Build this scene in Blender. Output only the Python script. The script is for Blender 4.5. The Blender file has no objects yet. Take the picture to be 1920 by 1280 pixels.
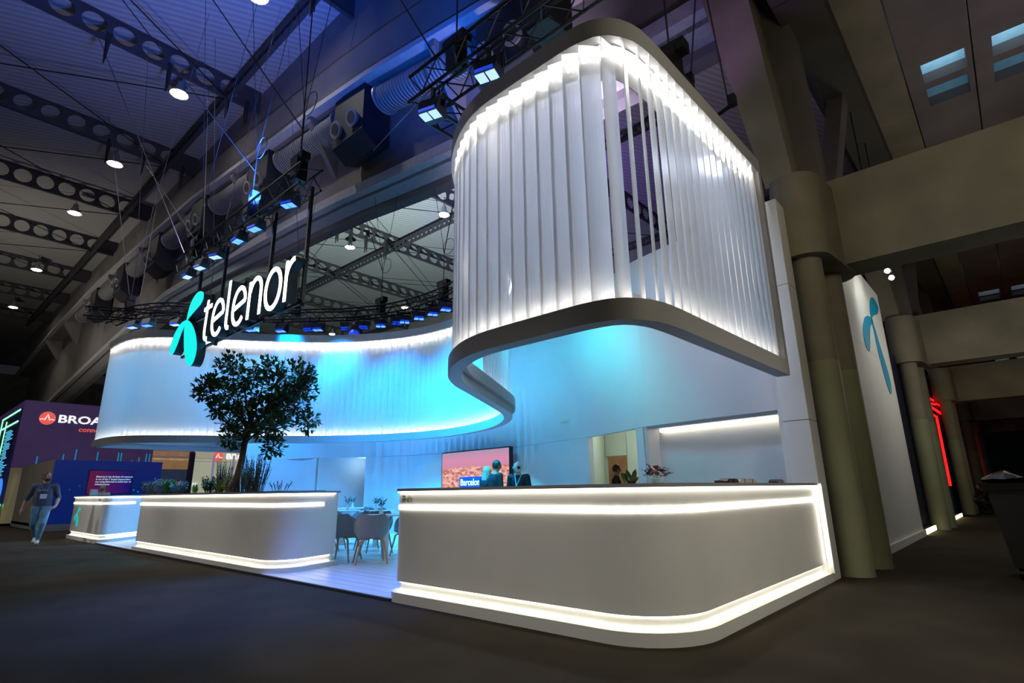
import bpy, bmesh, math, random
from mathutils import Vector, Matrix
random.seed(7)
PI = math.pi
sc = bpy.context.scene
C = sc.collection
# ------------------------------------------------------------------ camera, world, exposure
cam = bpy.data.cameras.new('camera'); co = bpy.data.objects.new('camera', cam); C.objects.link(co)
M3 = Matrix(((0.74313222, 0.1845445, 0.64319347), (0.66899246, -0.18440621, -0.72003016), (-0.01426874, 0.96536919, -0.26049708)))
co.matrix_world = Matrix.Translation((2.0177, -3.9959, 1.15)) @ M3.to_4x4()
cam.sensor_width = 36; cam.lens = 19.474; cam.clip_start = 0.05; cam.clip_end = 400
sc.camera = co
w = bpy.data.worlds.new('world'); sc.world = w; w.use_nodes = True
w.node_tree.nodes['Background'].inputs[0].default_value = (0.55, 0.5, 0.62, 1)
w.node_tree.nodes['Background'].inputs[1].default_value = 0.02
vs = sc.view_settings
vs.view_transform = 'Standard'; vs.look = 'None'; vs.gamma = 1; vs.use_curve_mapping = False; vs.exposure = 0.0

def light(name, kind, loc, power, col, aim=None, size=0.3, spot=60, blend=0.6, size_y=None):
    l = bpy.data.lights.new(name, kind); l.energy = power; l.color = col
    if kind == 'AREA':
        l.size = size
        if size_y: l.shape = 'RECTANGLE'; l.size_y = size_y
    else: l.shadow_soft_size = size
    if kind == 'SPOT': l.spot_size = math.radians(spot); l.spot_blend = blend
    o = bpy.data.objects.new(name, l); C.objects.link(o); o.location = loc
    if aim is not None:
        d = Vector(aim) - Vector(loc); o.rotation_euler = d.to_track_quat('-Z', 'Y').to_euler()
    return o
BLUE = (0.0, 0.30, 1.0); CY = (0.0, 0.62, 0.95); DEEP = (0.02, 0.08, 1.0)
# stage wash lights in the truss ring, aimed at the curved back wall and the stand floor
for (lx, ly, tx, ty, p, c) in [(-15.2, 2.0, -15.4, 3.9, 260, BLUE), (-13.6, 3.4, -13.9, 4.6, 260, BLUE), (-12.2, 3.9, -12.6, 5.6, 260, BLUE),
        (-10.6, 4.0, -10.8, 6.2, 300, BLUE), (-9.0, 3.8, -9.0, 6.4, 320, (0, .36, 1)), (-7.4, 3.6, -7.2, 6.3, 320, (0, .44, 1)),
        (-6.0, 3.2, -5.6, 6.0, 300, (0.0, .60, .95)), (-4.6, 2.6, -4.4, 5.6, 200, (0.02, .72, .85))]:
    light('stage_wash', 'SPOT', (lx, ly, 6.1), p * 7.6, c, (tx, ty, 0.9), 0.12, 82, 1.0)
light('stage_wash_low', 'SPOT', (-6.6, 1.2, 6.2), 1800, (0.02, .72, .95), (-6.9, 6.3, 3.8), 0.12, 70, 1.0)
light('stage_wash_low', 'SPOT', (-10.0, 1.5, 6.2), 1500, (0.0, .48, 1), (-10.4, 2.4, 0), 0.12, 100, 1.0)
light('stage_wash_low', 'SPOT', (-5.0, 1.5, 6.2), 170, (0.1, .42, .9), (-5.2, 1.6, 0), 0.12, 90, 1.0)
light('stage_wash_low', 'SPOT', (-2.4, 1.8, 5.9), 260, (0.55, .62, .8), (-2.0, 4.6, 2.6), 0.12, 100, 1.0)
light('stage_wash_low', 'SPOT', (-15.5, 1.6, 6.0), 200, (0.1, .4, 1), (-16.2, 0.8, 0), 0.12, 90, 1.0)
light('tower_slat_fill', 'SPOT', (-1.7, 3.2, 6.1), 540, (0.76, 0.8, 1.0), (-1.5, 0.0, 4.0), 0.15, 110, 1.0)  # added fill spots inside the tower, brightening its slats from behind
light('tower_slat_fill', 'SPOT', (-3.0, 1.9, 6.1), 240, (0.66, 0.78, 1.0), (-0.2, 2.0, 3.9), 0.15, 90, 1.0)
light('canopy_slat_fill', 'SPOT', (-17.0, 3.4, 6.2), 850, (0.26, 0.62, 1.0), (-16.6, 0.2, 4.0), 0.15, 110, 1.0)  # added fill spots behind the left slats, no fixture modelled
light('canopy_slat_fill', 'SPOT', (-15.2, 3.9, 6.2), 800, (0.1, 0.5, 1.0), (-14.6, 1.9, 4.0), 0.15, 110, 1.0)
# blue truss uplights on the roof; the grey and pale ones are added fill
light('roof_wash', 'SPOT', (-9.0, 0.3, 7.2), 19000, (0.03, 0.13, 1.0), (-15.5, -2.2, 19), 0.2, 80, 1.0)
light('roof_wash', 'SPOT', (-4.2, 4.2, 7.2), 5000, (0.6, 0.5, 0.8), (-9, 14, 19), 0.2, 90, 1.0)  # added grey-purple fill for the roof behind the tower gaps
light('roof_wash', 'SPOT', (-5.0, 0.3, 7.2), 5200, (0.0, 0.12, 1.0), (-9.0, 4.0, 14), 0.2, 50, 1.0)
light('roof_wash', 'SPOT', (-11.2, 6.4, 7.2), 15000, (0.3, 0.2, 1.0), (-17, 18, 19), 0.2, 60, 1.0)
light('roof_wash', 'SPOT', (-1.2, 3.0, 7.0), 170, (0.45, 0.2, 0.8), (-1.0, 7.5, 14), 0.2, 90, 1.0)
light('roof_wash', 'SPOT', (-12.5, 0.3, 7.2), 5200, (0.34, 0.32, 0.55), (-25, 0, 19), 0.3, 110, 1.0)  # added broad fill that lifts the front bay deck
light('roof_wash', 'SPOT', (-20, 9.0, 7.2), 20000, (0.62, 0.82, 0.8), (-31, 19, 19), 0.3, 120, 1.0)  # added pale fill that lifts the second bay deck
light('far_hall_fill', 'SPOT', (-42, -4, 5.0), 4500, (0.62, 0.58, 0.5), (-48, 4, 18), 0.5, 130, 1.0)  # added fill so the far left roof beams show
# the aisle beside the stand: dim warm fixtures, plus added fills on the counters
light('aisle_light', 'POINT', (3.6, -6.5, 5.5), 45, (1.0, 0.88, 0.6), None, 0.5)
light('aisle_light', 'POINT', (3.0, 1.0, 5.0), 170, (1.0, 0.9, 0.66), None, 0.6)
light('aisle_light', 'POINT', (2.6, 12.0, 4.2), 130, (1.0, 0.95, 0.8), None, 0.6)
light('aisle_light', 'POINT', (2.0, 22.0, 4.0), 60, (1.0, 0.85, 0.6), None, 0.6)
light('aisle_light', 'POINT', (3.4, 9.0, 7.6), 30, (0.85, 0.7, 0.8), None, 0.8)
light('front_hall_light', 'SPOT', (-6.0, -12.0, 14.0), 400, (1.0, 0.93, 0.82), (-6.0, -2.0, 0), 0.6, 110, 1.0)
for fx in (-1.6, -5.4, -9.2, -13.0, -16.8): light('counter_fill', 'SPOT', (fx, -8.0, 6.0), 640, (1.0, 0.95, 0.82), (fx, 0.0, 0.3), 0.25, 29, 1.0)  # added narrow fill spots, brightening only the counter fronts
light('counter_fill', 'SPOT', (6.5, -1.0, 4.6), 560, (1.0, 0.95, 0.82), (0.0, 2.2, 0.5), 0.25, 44, 1.0)  # added fill spot for the side face of the bar counter
light('front_hall_light', 'SPOT', (-24.0, -12.0, 14.0), 2400, (1.0, 0.93, 0.85), (-20.0, -2.0, 0), 0.6, 110, 1.0)
light('wall_grazer', 'SPOT', (1.0, 9.4, 5.75), 62, (0.95, 1.0, 0.92), (0.0, 11.0, 4.0), 0.06, 120, 1.0)
light('blue_floor_spill', 'SPOT', (-6.0, 0.2, 6.6), 2600, (0.08, 0.2, 1.0), (-5.0, -0.8, 0), 0.15, 50, 1.0)
light('blue_floor_spill', 'SPOT', (-13.0, 0.2, 6.6), 420, (0.14, 0.14, 1.0), (-15.5, -3.0, 0), 0.15, 70, 1.0)

# ------------------------------------------------------------------ materials
MATS = {}
def mat(name, col, rough=0.6, metal=0.0, emit=None, estr=0.0, var=0.0, scale=6.0, bump=0.0, bscale=40.0, spec=0.5):
    if name in MATS: return MATS[name]
    m = bpy.data.materials.new(name); m.use_nodes = True; nt = m.node_tree; b = nt.nodes['Principled BSDF']
    b.inputs['Base Color'].default_value = (*col, 1); b.inputs['Roughness'].default_value = rough
    b.inputs['Metallic'].default_value = metal; b.inputs['Specular IOR Level'].default_value = spec
    if var > 0:
        tc = nt.nodes.new('ShaderNodeTexCoord'); n = nt.nodes.new('ShaderNodeTexNoise'); n.inputs['Scale'].default_value = scale
        n.inputs['Detail'].default_value = 5; r = nt.nodes.new('ShaderNodeValToRGB')
        nt.links.new(tc.outputs['Object'], n.inputs['Vector']); nt.links.new(n.outputs['Fac'], r.inputs['Fac'])
        r.color_ramp.elements[0].position = .3; r.color_ramp.elements[1].position = .7
        r.color_ramp.elements[0].color = (*[c * (1 - var) for c in col], 1); r.color_ramp.elements[1].color = (*[min(1, c * (1 + var)) for c in col], 1)
        nt.links.new(r.outputs['Color'], b.inputs['Base Color'])
    if bump > 0:
        tc = nt.nodes.new('ShaderNodeTexCoord'); n = nt.nodes.new('ShaderNodeTexNoise'); n.inputs['Scale'].default_value = bscale
        bp = nt.nodes.new('ShaderNodeBump'); bp.inputs['Strength'].default_value = bump; bp.inputs['Distance'].default_value = 0.02
        nt.links.new(tc.outputs['Object'], n.inputs['Vector']); nt.links.new(n.outputs['Fac'], bp.inputs['Height']); nt.links.new(bp.outputs['Normal'], b.inputs['Normal'])
    if emit:
        b.inputs['Emission Color'].default_value = (*emit, 1); b.inputs['Emission Strength'].default_value = estr
    MATS[name] = m; return m
pale_c = mat('uplit_flange_tone', (0.34, 0.34, 0.36), .7, var=.1)  # lightened colour helps the blue-lit ledge and flange edges read bright
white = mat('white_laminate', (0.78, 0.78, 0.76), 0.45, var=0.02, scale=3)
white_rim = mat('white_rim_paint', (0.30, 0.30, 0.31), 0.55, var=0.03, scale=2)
wallm = mat('white_wall_paint', (0.64, 0.64, 0.64), 0.7, var=0.02, scale=2)
led = mat('led_strip_warm', (1, 1, 1), 0.5, emit=(1.0, 0.93, 0.72), estr=4.5)
ledc = mat('led_strip_neutral', (1, 1, 1), 0.5, emit=(1.0, 0.95, 0.88), estr=120)
ledl = mat('led_strip_lower', (1, 1, 1), 0.5, emit=(1.0, 0.93, 0.82), estr=26)
ledn = mat('led_groove', (1, 1, 1), 0.5, emit=(1.0, 0.94, 0.78), estr=7)
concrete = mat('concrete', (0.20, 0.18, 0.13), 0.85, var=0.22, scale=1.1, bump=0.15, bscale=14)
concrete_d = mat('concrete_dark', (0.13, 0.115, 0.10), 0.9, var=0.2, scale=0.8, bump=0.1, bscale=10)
concrete_g = mat('girder_concrete', (0.17, 0.155, 0.15), 0.85, var=0.15, scale=0.6, bump=0.1, bscale=6)
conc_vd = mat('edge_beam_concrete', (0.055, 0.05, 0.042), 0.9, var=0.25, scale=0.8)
colpaint = mat('painted_column_base', (0.25, 0.26, 0.16), 0.7, var=0.12, scale=1.5, bump=0.1, bscale=20)
black = mat('black_metal', (0.006, 0.006, 0.008), 0.4, 0.3, var=0.2)
blackp = mat('black_plastic', (0.012, 0.012, 0.013), 0.5, var=0.2)
steel = mat('galvanised_duct', (0.34, 0.34, 0.36), 0.4, 0.5, var=0.15, scale=3)
purlm = mat('painted_steel_beam', (0.035, 0.033, 0.038), 0.6, var=0.1)
dark = mat('dark_panel', (0.02, 0.02, 0.03), 0.6, var=0.2)

def carpet():
    m = mat('carpet', (0.03, 0.03, 0.03), 0.95, spec=0.1); nt = m.node_tree; b = nt.nodes['Principled BSDF']
    tc = nt.nodes.new('ShaderNodeTexCoord'); n = nt.nodes.new('ShaderNodeTexNoise'); n.inputs['Scale'].default_value = 260; n.inputs['Detail'].default_value = 3
    n2 = nt.nodes.new('ShaderNodeTexNoise'); n2.inputs['Scale'].default_value = 1.3; mx = nt.nodes.new('ShaderNodeMix'); mx.data_type = 'FLOAT'; mx.inputs[0].default_value = .35
    r = nt.nodes.new('ShaderNodeValToRGB'); r.color_ramp.elements[0].position = .35; r.color_ramp.elements[1].position = .68
    r.color_ramp.elements[0].color = (0.022, 0.018, 0.0125, 1); r.color_ramp.elements[1].color = (0.058, 0.048, 0.034, 1)
    for x in (n, n2): nt.links.new(tc.outputs['Object'], x.inputs['Vector'])
    nt.links.new(n.outputs['Fac'], mx.inputs[2]); nt.links.new(n2.outputs['Fac'], mx.inputs[3]); nt.links.new(mx.outputs[0], r.inputs['Fac'])
    nt.links.new(r.outputs['Color'], b.inputs['Base Color'])
    bp = nt.nodes.new('ShaderNodeBump'); bp.inputs['Strength'].default_value = .5; bp.inputs['Distance'].default_value = .004
    nt.links.new(n.outputs['Fac'], bp.inputs['Height']); nt.links.new(bp.outputs['Normal'], b.inputs['Normal']); return m
carpet_m = carpet()
def ribbed(name, c0, c1, ang, freq, bump=0.6):
    m = mat(name, c0, 0.7); nt = m.node_tree; b = nt.nodes['Principled BSDF']
    tc = nt.nodes.new('ShaderNodeTexCoord'); mp = nt.nodes.new('ShaderNodeMapping'); mp.inputs['Rotation'].default_value = (0, 0, ang)
    wv = nt.nodes.new('ShaderNodeTexWave'); wv.inputs['Scale'].default_value = freq; wv.bands_direction = 'X'; wv.inputs['Distortion'].default_value = 0
    r = nt.nodes.new('ShaderNodeValToRGB'); r.color_ramp.elements[0].color = (*c0, 1); r.color_ramp.elements[1].color = (*c1, 1)
    nt.links.new(tc.outputs['Object'], mp.inputs[0]); nt.links.new(mp.outputs[0], wv.inputs['Vector']); nt.links.new(wv.outputs['Fac'], r.inputs['Fac']); nt.links.new(r.outputs['Color'], b.inputs['Base Color'])
    bp = nt.nodes.new('ShaderNodeBump'); bp.inputs['Strength'].default_value = bump; bp.inputs['Distance'].default_value = .05
    nt.links.new(wv.outputs['Fac'], bp.inputs['Height']); nt.links.new(bp.outputs['Normal'], b.inputs['Normal']); return m
deck = ribbed('ribbed_roof_deck', (0.24, 0.235, 0.235), (0.33, 0.325, 0.32), 0.437, 1.1, .25)
ductm = ribbed('spiral_duct', (0.13, 0.13, 0.14), (0.20, 0.20, 0.22), 0, 2.2, 0.8)
def slatmat():
    m = bpy.data.materials.new('fluted_translucent_slat'); m.use_nodes = True; nt = m.node_tree; nt.nodes.clear()
    o = nt.nodes.new('ShaderNodeOutputMaterial'); tr = nt.nodes.new('ShaderNodeBsdfTranslucent'); df = nt.nodes.new('ShaderNodeBsdfDiffuse'); tp = nt.nodes.new('ShaderNodeBsdfTransparent'); gl = nt.nodes.new('ShaderNodeBsdfGlossy')
    tr.inputs[0].default_value = (.86, .88, .9, 1); df.inputs[0].default_value = (.75, .75, .76, 1); tp.inputs[0].default_value = (1, 1, 1, 1); gl.inputs['Roughness'].default_value = .22; gl.inputs[0].default_value = (.8, .8, .8, 1)
    tc = nt.nodes.new('ShaderNodeTexCoord'); wv = nt.nodes.new('ShaderNodeTexWave'); wv.inputs['Scale'].default_value = 9; bp = nt.nodes.new('ShaderNodeBump'); bp.inputs['Strength'].default_value = .15; bp.inputs['Distance'].default_value = .003
    nt.links.new(tc.outputs['Object'], wv.inputs['Vector']); nt.links.new(wv.outputs['Fac'], bp.inputs['Height'])
    for x in (df, gl, tr): nt.links.new(bp.outputs['Normal'], x.inputs['Normal'])
    m1 = nt.nodes.new('ShaderNodeMixShader'); m1.inputs[0].default_value = .42; m2 = nt.nodes.new('ShaderNodeMixShader'); m2.inputs[0].default_value = .22; m3 = nt.nodes.new('ShaderNodeMixShader'); m3.inputs[0].default_value = .07
    nt.links.new(tr.outputs[0], m1.inputs[1]); nt.links.new(df.outputs[0], m1.inputs[2]); nt.links.new(m1.outputs[0], m2.inputs[1]); nt.links.new(tp.outputs[0], m2.inputs[2])
    nt.links.new(m2.outputs[0], m3.inputs[1]); nt.links.new(gl.outputs[0], m3.inputs[2]); nt.links.new(m3.outputs[0], o.inputs[0]); return m
slat_m = slatmat()

# ------------------------------------------------------------------ mesh helpers
class MB:
    def __init__(s): s.v = []; s.f = []; s.mi = []
    def add(s, v, f, mi=0):
        n = len(s.v); s.v += [tuple(p) for p in v]; s.f += [tuple(i + n for i in q) for q in f]; s.mi += [mi] * len(f); return s
    def box(s, x0, x1, y0, y1, z0, z1, mi=0):
        v = [(x0, y0, z0), (x1, y0, z0), (x1, y1, z0), (x0, y1, z0), (x0, y0, z1), (x1, y0, z1), (x1, y1, z1), (x0, y1, z1)]
        return s.add(v, [(3, 2, 1, 0), (4, 5, 6, 7), (0, 1, 5, 4), (1, 2, 6, 5), (2, 3, 7, 6), (3, 0, 4, 7)], mi)
    def hexa(s, bot, top, mi=0):
        return s.add(list(bot) + list(top), [(3, 2, 1, 0), (4, 5, 6, 7), (0, 1, 5, 4), (1, 2, 6, 5), (2, 3, 7, 6), (3, 0, 4, 7)], mi)
    def prism(s, poly, z0, z1, mi=0, axis=2):
        def P(p, h): return (p[0], p[1], h) if axis == 2 else ((p[0], h, p[1]) if axis == 1 else (h, p[0], p[1]))
        n = len(poly); v = [P(p, z0) for p in poly] + [P(p, z1) for p in poly]
        return s.add(v, [tuple(range(n - 1, -1, -1)), tuple(range(n, 2 * n))] + [(i, (i + 1) % n, n + (i + 1) % n, n + i) for i in range(n)], mi)
    def tube(s, a, b, r, r2=None, n=8, mi=0, cap=True):
        a = Vector(a); b = Vector(b); r2 = r if r2 is None else r2; d = (b - a)
        if d.length < 1e-6: return s
        d.normalize(); u = d.orthogonal().normalized(); w = d.cross(u); v = []
        for c, rr in ((a, r), (b, r2)):
            for i in range(n):
                t = 2 * PI * i / n; v.append(c + (u * math.cos(t) + w * math.sin(t)) * rr)
        f = [(i, (i + 1) % n, n + (i + 1) % n, n + i) for i in range(n)]
        if cap: f += [tuple(range(n - 1, -1, -1)), tuple(range(n, 2 * n))]
        return s.add(v, f, mi)
    def pipe(s, pts, r, n=6, mi=0):
        rr = r if isinstance(r, (list, tuple)) else [r] * len(pts)
        pts = [Vector(p) for p in pts]; v = []; f = []
        u = None
        for k, p in enumerate(pts):
            d = (pts[min(k + 1, len(pts) - 1)] - pts[max(k - 1, 0)]).normalized()
            if u is None: u = d.orthogonal().normalized()
            u = (u - d * u.dot(d)).normalized(); w = d.cross(u)
            for i in range(n):
                t = 2 * PI * i / n; v.append(p + (u * math.cos(t) + w * math.sin(t)) * rr[k])
        for k in range(len(pts) - 1):
            for i in range(n): f.append((k * n + i, k * n + (i + 1) % n, (k + 1) * n + (i + 1) % n, (k + 1) * n + i))
        f += [tuple(range(n - 1, -1, -1)), tuple((len(pts) - 1) * n + i for i in range(n))]
        return s.add(v, f, mi)
    def lathe(s, prof, n=16, c=(0, 0, 0), mi=0):
        v = []; f = []
        for r, z in prof:
            for i in range(n): t = 2 * PI * i / n; v.append((c[0] + r * math.cos(t), c[1] + r * math.sin(t), c[2] + z))
        for k in range(len(prof) - 1):
            for i in range(n): f.append((k * n + i, k * n + (i + 1) % n, (k + 1) * n + (i + 1) % n, (k + 1) * n + i))
        f += [tuple(range(n - 1, -1, -1)), tuple((len(prof) - 1) * n + i for i in range(n))]
        return s.add(v, f, mi)
    def ball(s, c, r, n=10, m=7, mi=0):
        if not isinstance(r, (list, tuple)): r = (r, r, r)
        v = []; f = []
        for k in range(m + 1):
            ph = PI * k / m
            for i in range(n): t = 2 * PI * i / n; v.append((c[0] + r[0] * math.sin(ph) * math.cos(t), c[1] + r[1] * math.sin(ph) * math.sin(t), c[2] + r[2] * math.cos(ph)))
        for k in range(m):
            for i in range(n): f.append((k * n + i, (k + 1) * n + i, (k + 1) * n + (i + 1) % n, k * n + (i + 1) % n))
        return s.add(v, f, mi)
    def mesh(s, name, mats, smooth=False):
        me = bpy.data.meshes.new(name); me.from_pydata(s.v, [], s.f)
        for m in (mats if isinstance(mats, (list, tuple)) else [mats]): me.materials.append(m)
        if any(s.mi): me.polygons.foreach_set('material_index', s.mi)
        if smooth: me.polygons.foreach_set('use_smooth', [True] * len(me.polygons))
        me.validate(); me.update(); return me
    def build(s, name, mats, parent=None, smooth=False, loc=None, rz=0):
        o = bpy.data.objects.new(name, s.mesh(name, mats, smooth)); C.objects.link(o)
        if parent: o.parent = parent
        if loc: o.location = loc
        if rz: o.rotation_euler = (0, 0, rz)
        if smooth: # keep hard edges hard
            bm = bmesh.new(); bm.from_mesh(o.data)
            for e in bm.edges:
                if len(e.link_faces) == 2 and e.calc_face_angle(0) > 0.7: e.smooth = False
            bm.to_mesh(o.data); bm.free()
        return o
def tag(o, label=None, cat=None, group=None, kind=None):
    if label: o['label'] = label
    if cat: o['category'] = cat
    if group: o['group'] = group
    if kind: o['kind'] = kind
    return o
def thing(name, label, cat, loc=(0, 0, 0), rz=0, group=None):
    o = bpy.data.objects.new(name, None); C.objects.link(o); o.location = loc; o.rotation_euler = (0, 0, rz); o.empty_display_size = .1
    return tag(o, label, cat, group)
def struct(name): 
    o = bpy.data.objects.new(name, None); C.objects.link(o); o['kind'] = 'structure'; return o
def dup(root, loc, rz=None, label=None, group=None):
    def cp(o, par):
        c = o.copy(); C.objects.link(c)
        if par: c.parent = par
        for ch in o.children: cp(ch, c)
        return c
    r = cp(root, None); r.location = loc
    if rz is not None: r.rotation_euler = (0, 0, rz)
    if label: r['label'] = label
    if group: r['group'] = group
    return r
def smooth_path(P, step):
    P = [Vector(p) for p in P]; out = []
    for i in range(len(P) - 1):
        p0 = P[max(i - 1, 0)]; p1 = P[i]; p2 = P[i + 1]; p3 = P[min(i + 2, len(P) - 1)]
        for k in range(12):
            t = k / 12; out.append(.5 * ((2 * p1) + (p2 - p0) * t + (2 * p0 - 5 * p1 + 4 * p2 - p3) * t * t + (3 * p1 - p0 - 3 * p2 + p3) * t ** 3))
    out.append(P[-1]); return resample(out, step)
def resample(P, step):
    P = [Vector(p) for p in P]; L = [0]
    for a, b in zip(P, P[1:]): L.append(L[-1] + (b - a).length)
    n = max(1, round(L[-1] / step)); res = []; j = 0
    for k in range(n + 1):
        s = L[-1] * k / n
        while j < len(L) - 2 and L[j + 1] < s: j += 1
        t = (s - L[j]) / max(1e-9, L[j + 1] - L[j]); res.append(P[j].lerp(P[j + 1], t))
    return res
def normals2(P):
    N = []
    for i in range(len(P)):
        d = (P[min(i + 1, len(P) - 1)] - P[max(i - 1, 0)]); d = Vector((d.x, d.y)).normalized(); N.append(Vector((-d.y, d.x)))
    return N
def band(mb, P, off0, off1, z0, z1, mi=0):
    """a closed rectangular section swept along the plan path P between two offsets and two heights"""
    N = normals2(P); v = []; f = []
    for p, n in zip(P, N):
        for o, z in ((off0, z0), (off1, z0), (off1, z1), (off0, z1)): v.append((p.x + n.x * o, p.y + n.y * o, z))
    k = len(P)
    for i in range(k - 1):
        for j in range(4): f.append((i * 4 + j, i * 4 + (j + 1) % 4, (i + 1) * 4 + (j + 1) % 4, (i + 1) * 4 + j))
    f += [(3, 2, 1, 0), tuple((k - 1) * 4 + j for j in range(4))]
    return mb.add(v, f, mi)
def round_poly(P, R, n=7):
    """P corner list, R radius per corner -> polyline with rounded corners"""
    out = []; m = len(P)
    for i, p in enumerate(P):
        p = Vector(p); r = R[i]
        if r <= 0 : out.append(p); continue
        a = Vector(P[i - 1]) - p; b = Vector(P[(i + 1) % m]) - p; al = a.length; a.normalize(); b.normalize()
        ang = a.angle(b); t = r / math.tan(ang / 2); c = p + (a + b).normalized() * (r / math.sin(ang / 2))
        s = p + a * t - c; e = p + b * t - c; tot = s.angle(e); sg = 1 if s.x * e.y - s.y * e.x > 0 else -1
        for k in range(n + 1):
            th = sg * tot * k / n; out.append(c + Vector((s.x * math.cos(th) - s.y * math.sin(th), s.x * math.sin(th) + s.y * math.cos(th))))
    return out
def offset_poly(P, d):
    n = len(P); out = []
    for i in range(n):
        a = (P[i] - P[i - 1]).normalized(); b = (P[(i + 1) % n] - P[i]).normalized()
        na = Vector((a.y, -a.x)); nb = Vector((b.y, -b.x)); m = na + nb
        if m.length < 1e-6: m = na
        m.normalize(); c = max(.4, m.dot(na)); out.append(P[i] + m * (d / c))
    return out
def text(name, body, size, mt, loc, rot, ext=0.003, parent=None, align='LEFT', bold=0.0, sx=1.0):
    cu = bpy.data.curves.new(name, 'FONT'); cu.body = body; cu.size = size; cu.extrude = ext; cu.align_x = align; cu.offset = bold; cu.resolution_u = 3
    t = bpy.data.objects.new(name, cu); C.objects.link(t)
    dg = bpy.context.evaluated_depsgraph_get(); me = bpy.data.meshes.new_from_object(t.evaluated_get(dg)); me.materials.clear(); me.materials.append(mt)
    bpy.data.objects.remove(t)
    o = bpy.data.objects.new(name, me); C.objects.link(o); o.location = loc; o.rotation_euler = rot; o.scale = (sx, 1, 1)
    if parent: o.parent = parent
    return o

# ------------------------------------------------------------------ setting: floors
o = MB().box(-110, 16, -22, 90, -0.2, 0).build('floor', carpet_m); o['kind'] = 'structure'
fl = struct('trim_1')
o = MB().box(-19.3, -0.7, 0.02, 7.2, 0.0, 0.012).build('floor_base', white, fl)
floorm = mat('white_floor_planks', (0.62, 0.63, 0.65), 0.28, var=0.03, scale=2)
pm = MB().box(-1.2, 1.2, -0.095, 0.095, 0, 0.018).mesh('floor_plank', floorm)
random.seed(3)
for r in range(14):
    for k in range(8):
        x = -2.0 - k * 2.406 - (0.9 if r % 2 else 0)
        if x < -18.2: continue
        p = bpy.data.objects.new('floor_plank', pm); C.objects.link(p); p.parent = fl; p.location = (x, 0.125 + r * 0.2, 0.012 + (0.001 if (r + k) % 3 == 0 else 0))
MB().box(-19.2, -0.1, 2.84, 6.9, 0.012, 0.03).build('floor_panel', floorm, fl)
MB().box(-15.9, -3.4, -0.012, 0.022, 0.0, 0.03).build('edge_profile', purlm, fl)

# ------------------------------------------------------------------ setting: roof, girders, purlins
rd = struct('ceiling')
MB().box(-100, -0.2, -20, 80, 19.0, 19.2).build('roof_deck', deck, rd)
ZL = [(2, 10.3), (-2, 10.3), (-8.7, 10.55), (-15.7, 11.4), (-25.6, 12.0), (-33.6, 12.35), (-45, 11.5), (-61, 9.9), (-80, 7.6)]
ZU = [(2, 11.9), (-2, 12.4), (-5.85, 13.1), (-12.8, 14.4), (-18.4, 14.9), (-27.3, 15.8), (-45, 16.3), (-61, 15.8), (-80, 14.4)]
def ev(T, x):
    for (a, za), (b, zb) in zip(T, T[1:]):
        if b <= x <= a: t = (x - a) / (b - a); return za + (zb - za) * t
    return T[-1][1]
def along(T, x0, x1, y0, y1, h, dz=0, n=26):
    v = []; f = []
    for k in range(n + 1):
        x = x0 + (x1 - x0) * k / n; z = ev(T, x) + dz
        v += [(x, y0, z), (x, y1, z), (x, y1, z + h), (x, y0, z + h)]
    for i in range(n):
        for j in range(4): f.append((i * 4 + j, i * 4 + (j + 1) % 4, (i + 1) * 4 + (j + 1) % 4, (i + 1) * 4 + j))
    f += [(3, 2, 1, 0), tuple(n * 4 + j for j in range(4))]
    return v, f
ordinals = ['nearest', 'second', 'third', 'fourth']
for g, gy in enumerate((4.5, 31.0, 57.0)):
    gr = thing('roof_girder', ('deep concrete roof girder directly above the stand, lit blue underneath', 'second deep concrete roof girder, behind the one above the stand',
        'third concrete roof girder, dim in the far hall')[g], 'girder', (0, 0, 0), 0, 'roof girders')
    mb = MB(); mb.add(*along(ZU, 1.0, -80, gy - .1, gy + 1.1, 1.9)); mb.build('upper_beam', concrete_g, gr)
    mb = MB(); mb.add(*along(ZU, 1.0, -80, gy + .1, gy + .9, 2.6, 1.9)); mb.build('upper_kerb', concrete_g, gr)
    mb = MB(); mb.add(*along(ZU, 1.0, -80, gy - 0.4, gy - 0.1, 0.2)); mb.build('upper_ledge', pale_c, gr)
    v, f = along(ZL, 1.0, -80, gy + 0.95, gy + 1.1, 1); n = len(v) // 4
    for k in range(n):
        x = v[k * 4][0]; zt = ev(ZU, x) + .3
        v[k * 4 + 2] = (x, gy + 1.1, zt); v[k * 4 + 3] = (x, gy + .95, zt)
    mb = MB(); mb.add(v, f); mb.build('web', concrete_g, gr)
    mb = MB(); mb.add(*along(ZL, 1.0, -80, gy + 0.68, gy + 1.7, 0.35)); mb.build('lower_flange', pale_c, gr)
    mb = MB(); mb.add(*along(ZL, 1.0, -80, gy + 1.65, gy + 2.05, 0.9, -0.25)); mb.build('lower_kerb', concrete_g, gr)
    if g < 1:
        for k in range(9):
            x = -8.2 - k * 7.0; zu = ev(ZU, x)
            mb = MB(); mb.hexa([(x - .12, gy - .3, zu - .25), (x + .12, gy - .3, zu - .25), (x + .12, gy + .95, zu - 2.1), (x - .12, gy + .95, zu - 2.1)], [(x - .12, gy - .3, zu), (x + .12, gy - .3, zu), (x + .12, gy + .95, zu), (x - .12, gy + .95, zu)])
            mb.build('bracket_rib', concrete_g, gr)
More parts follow.
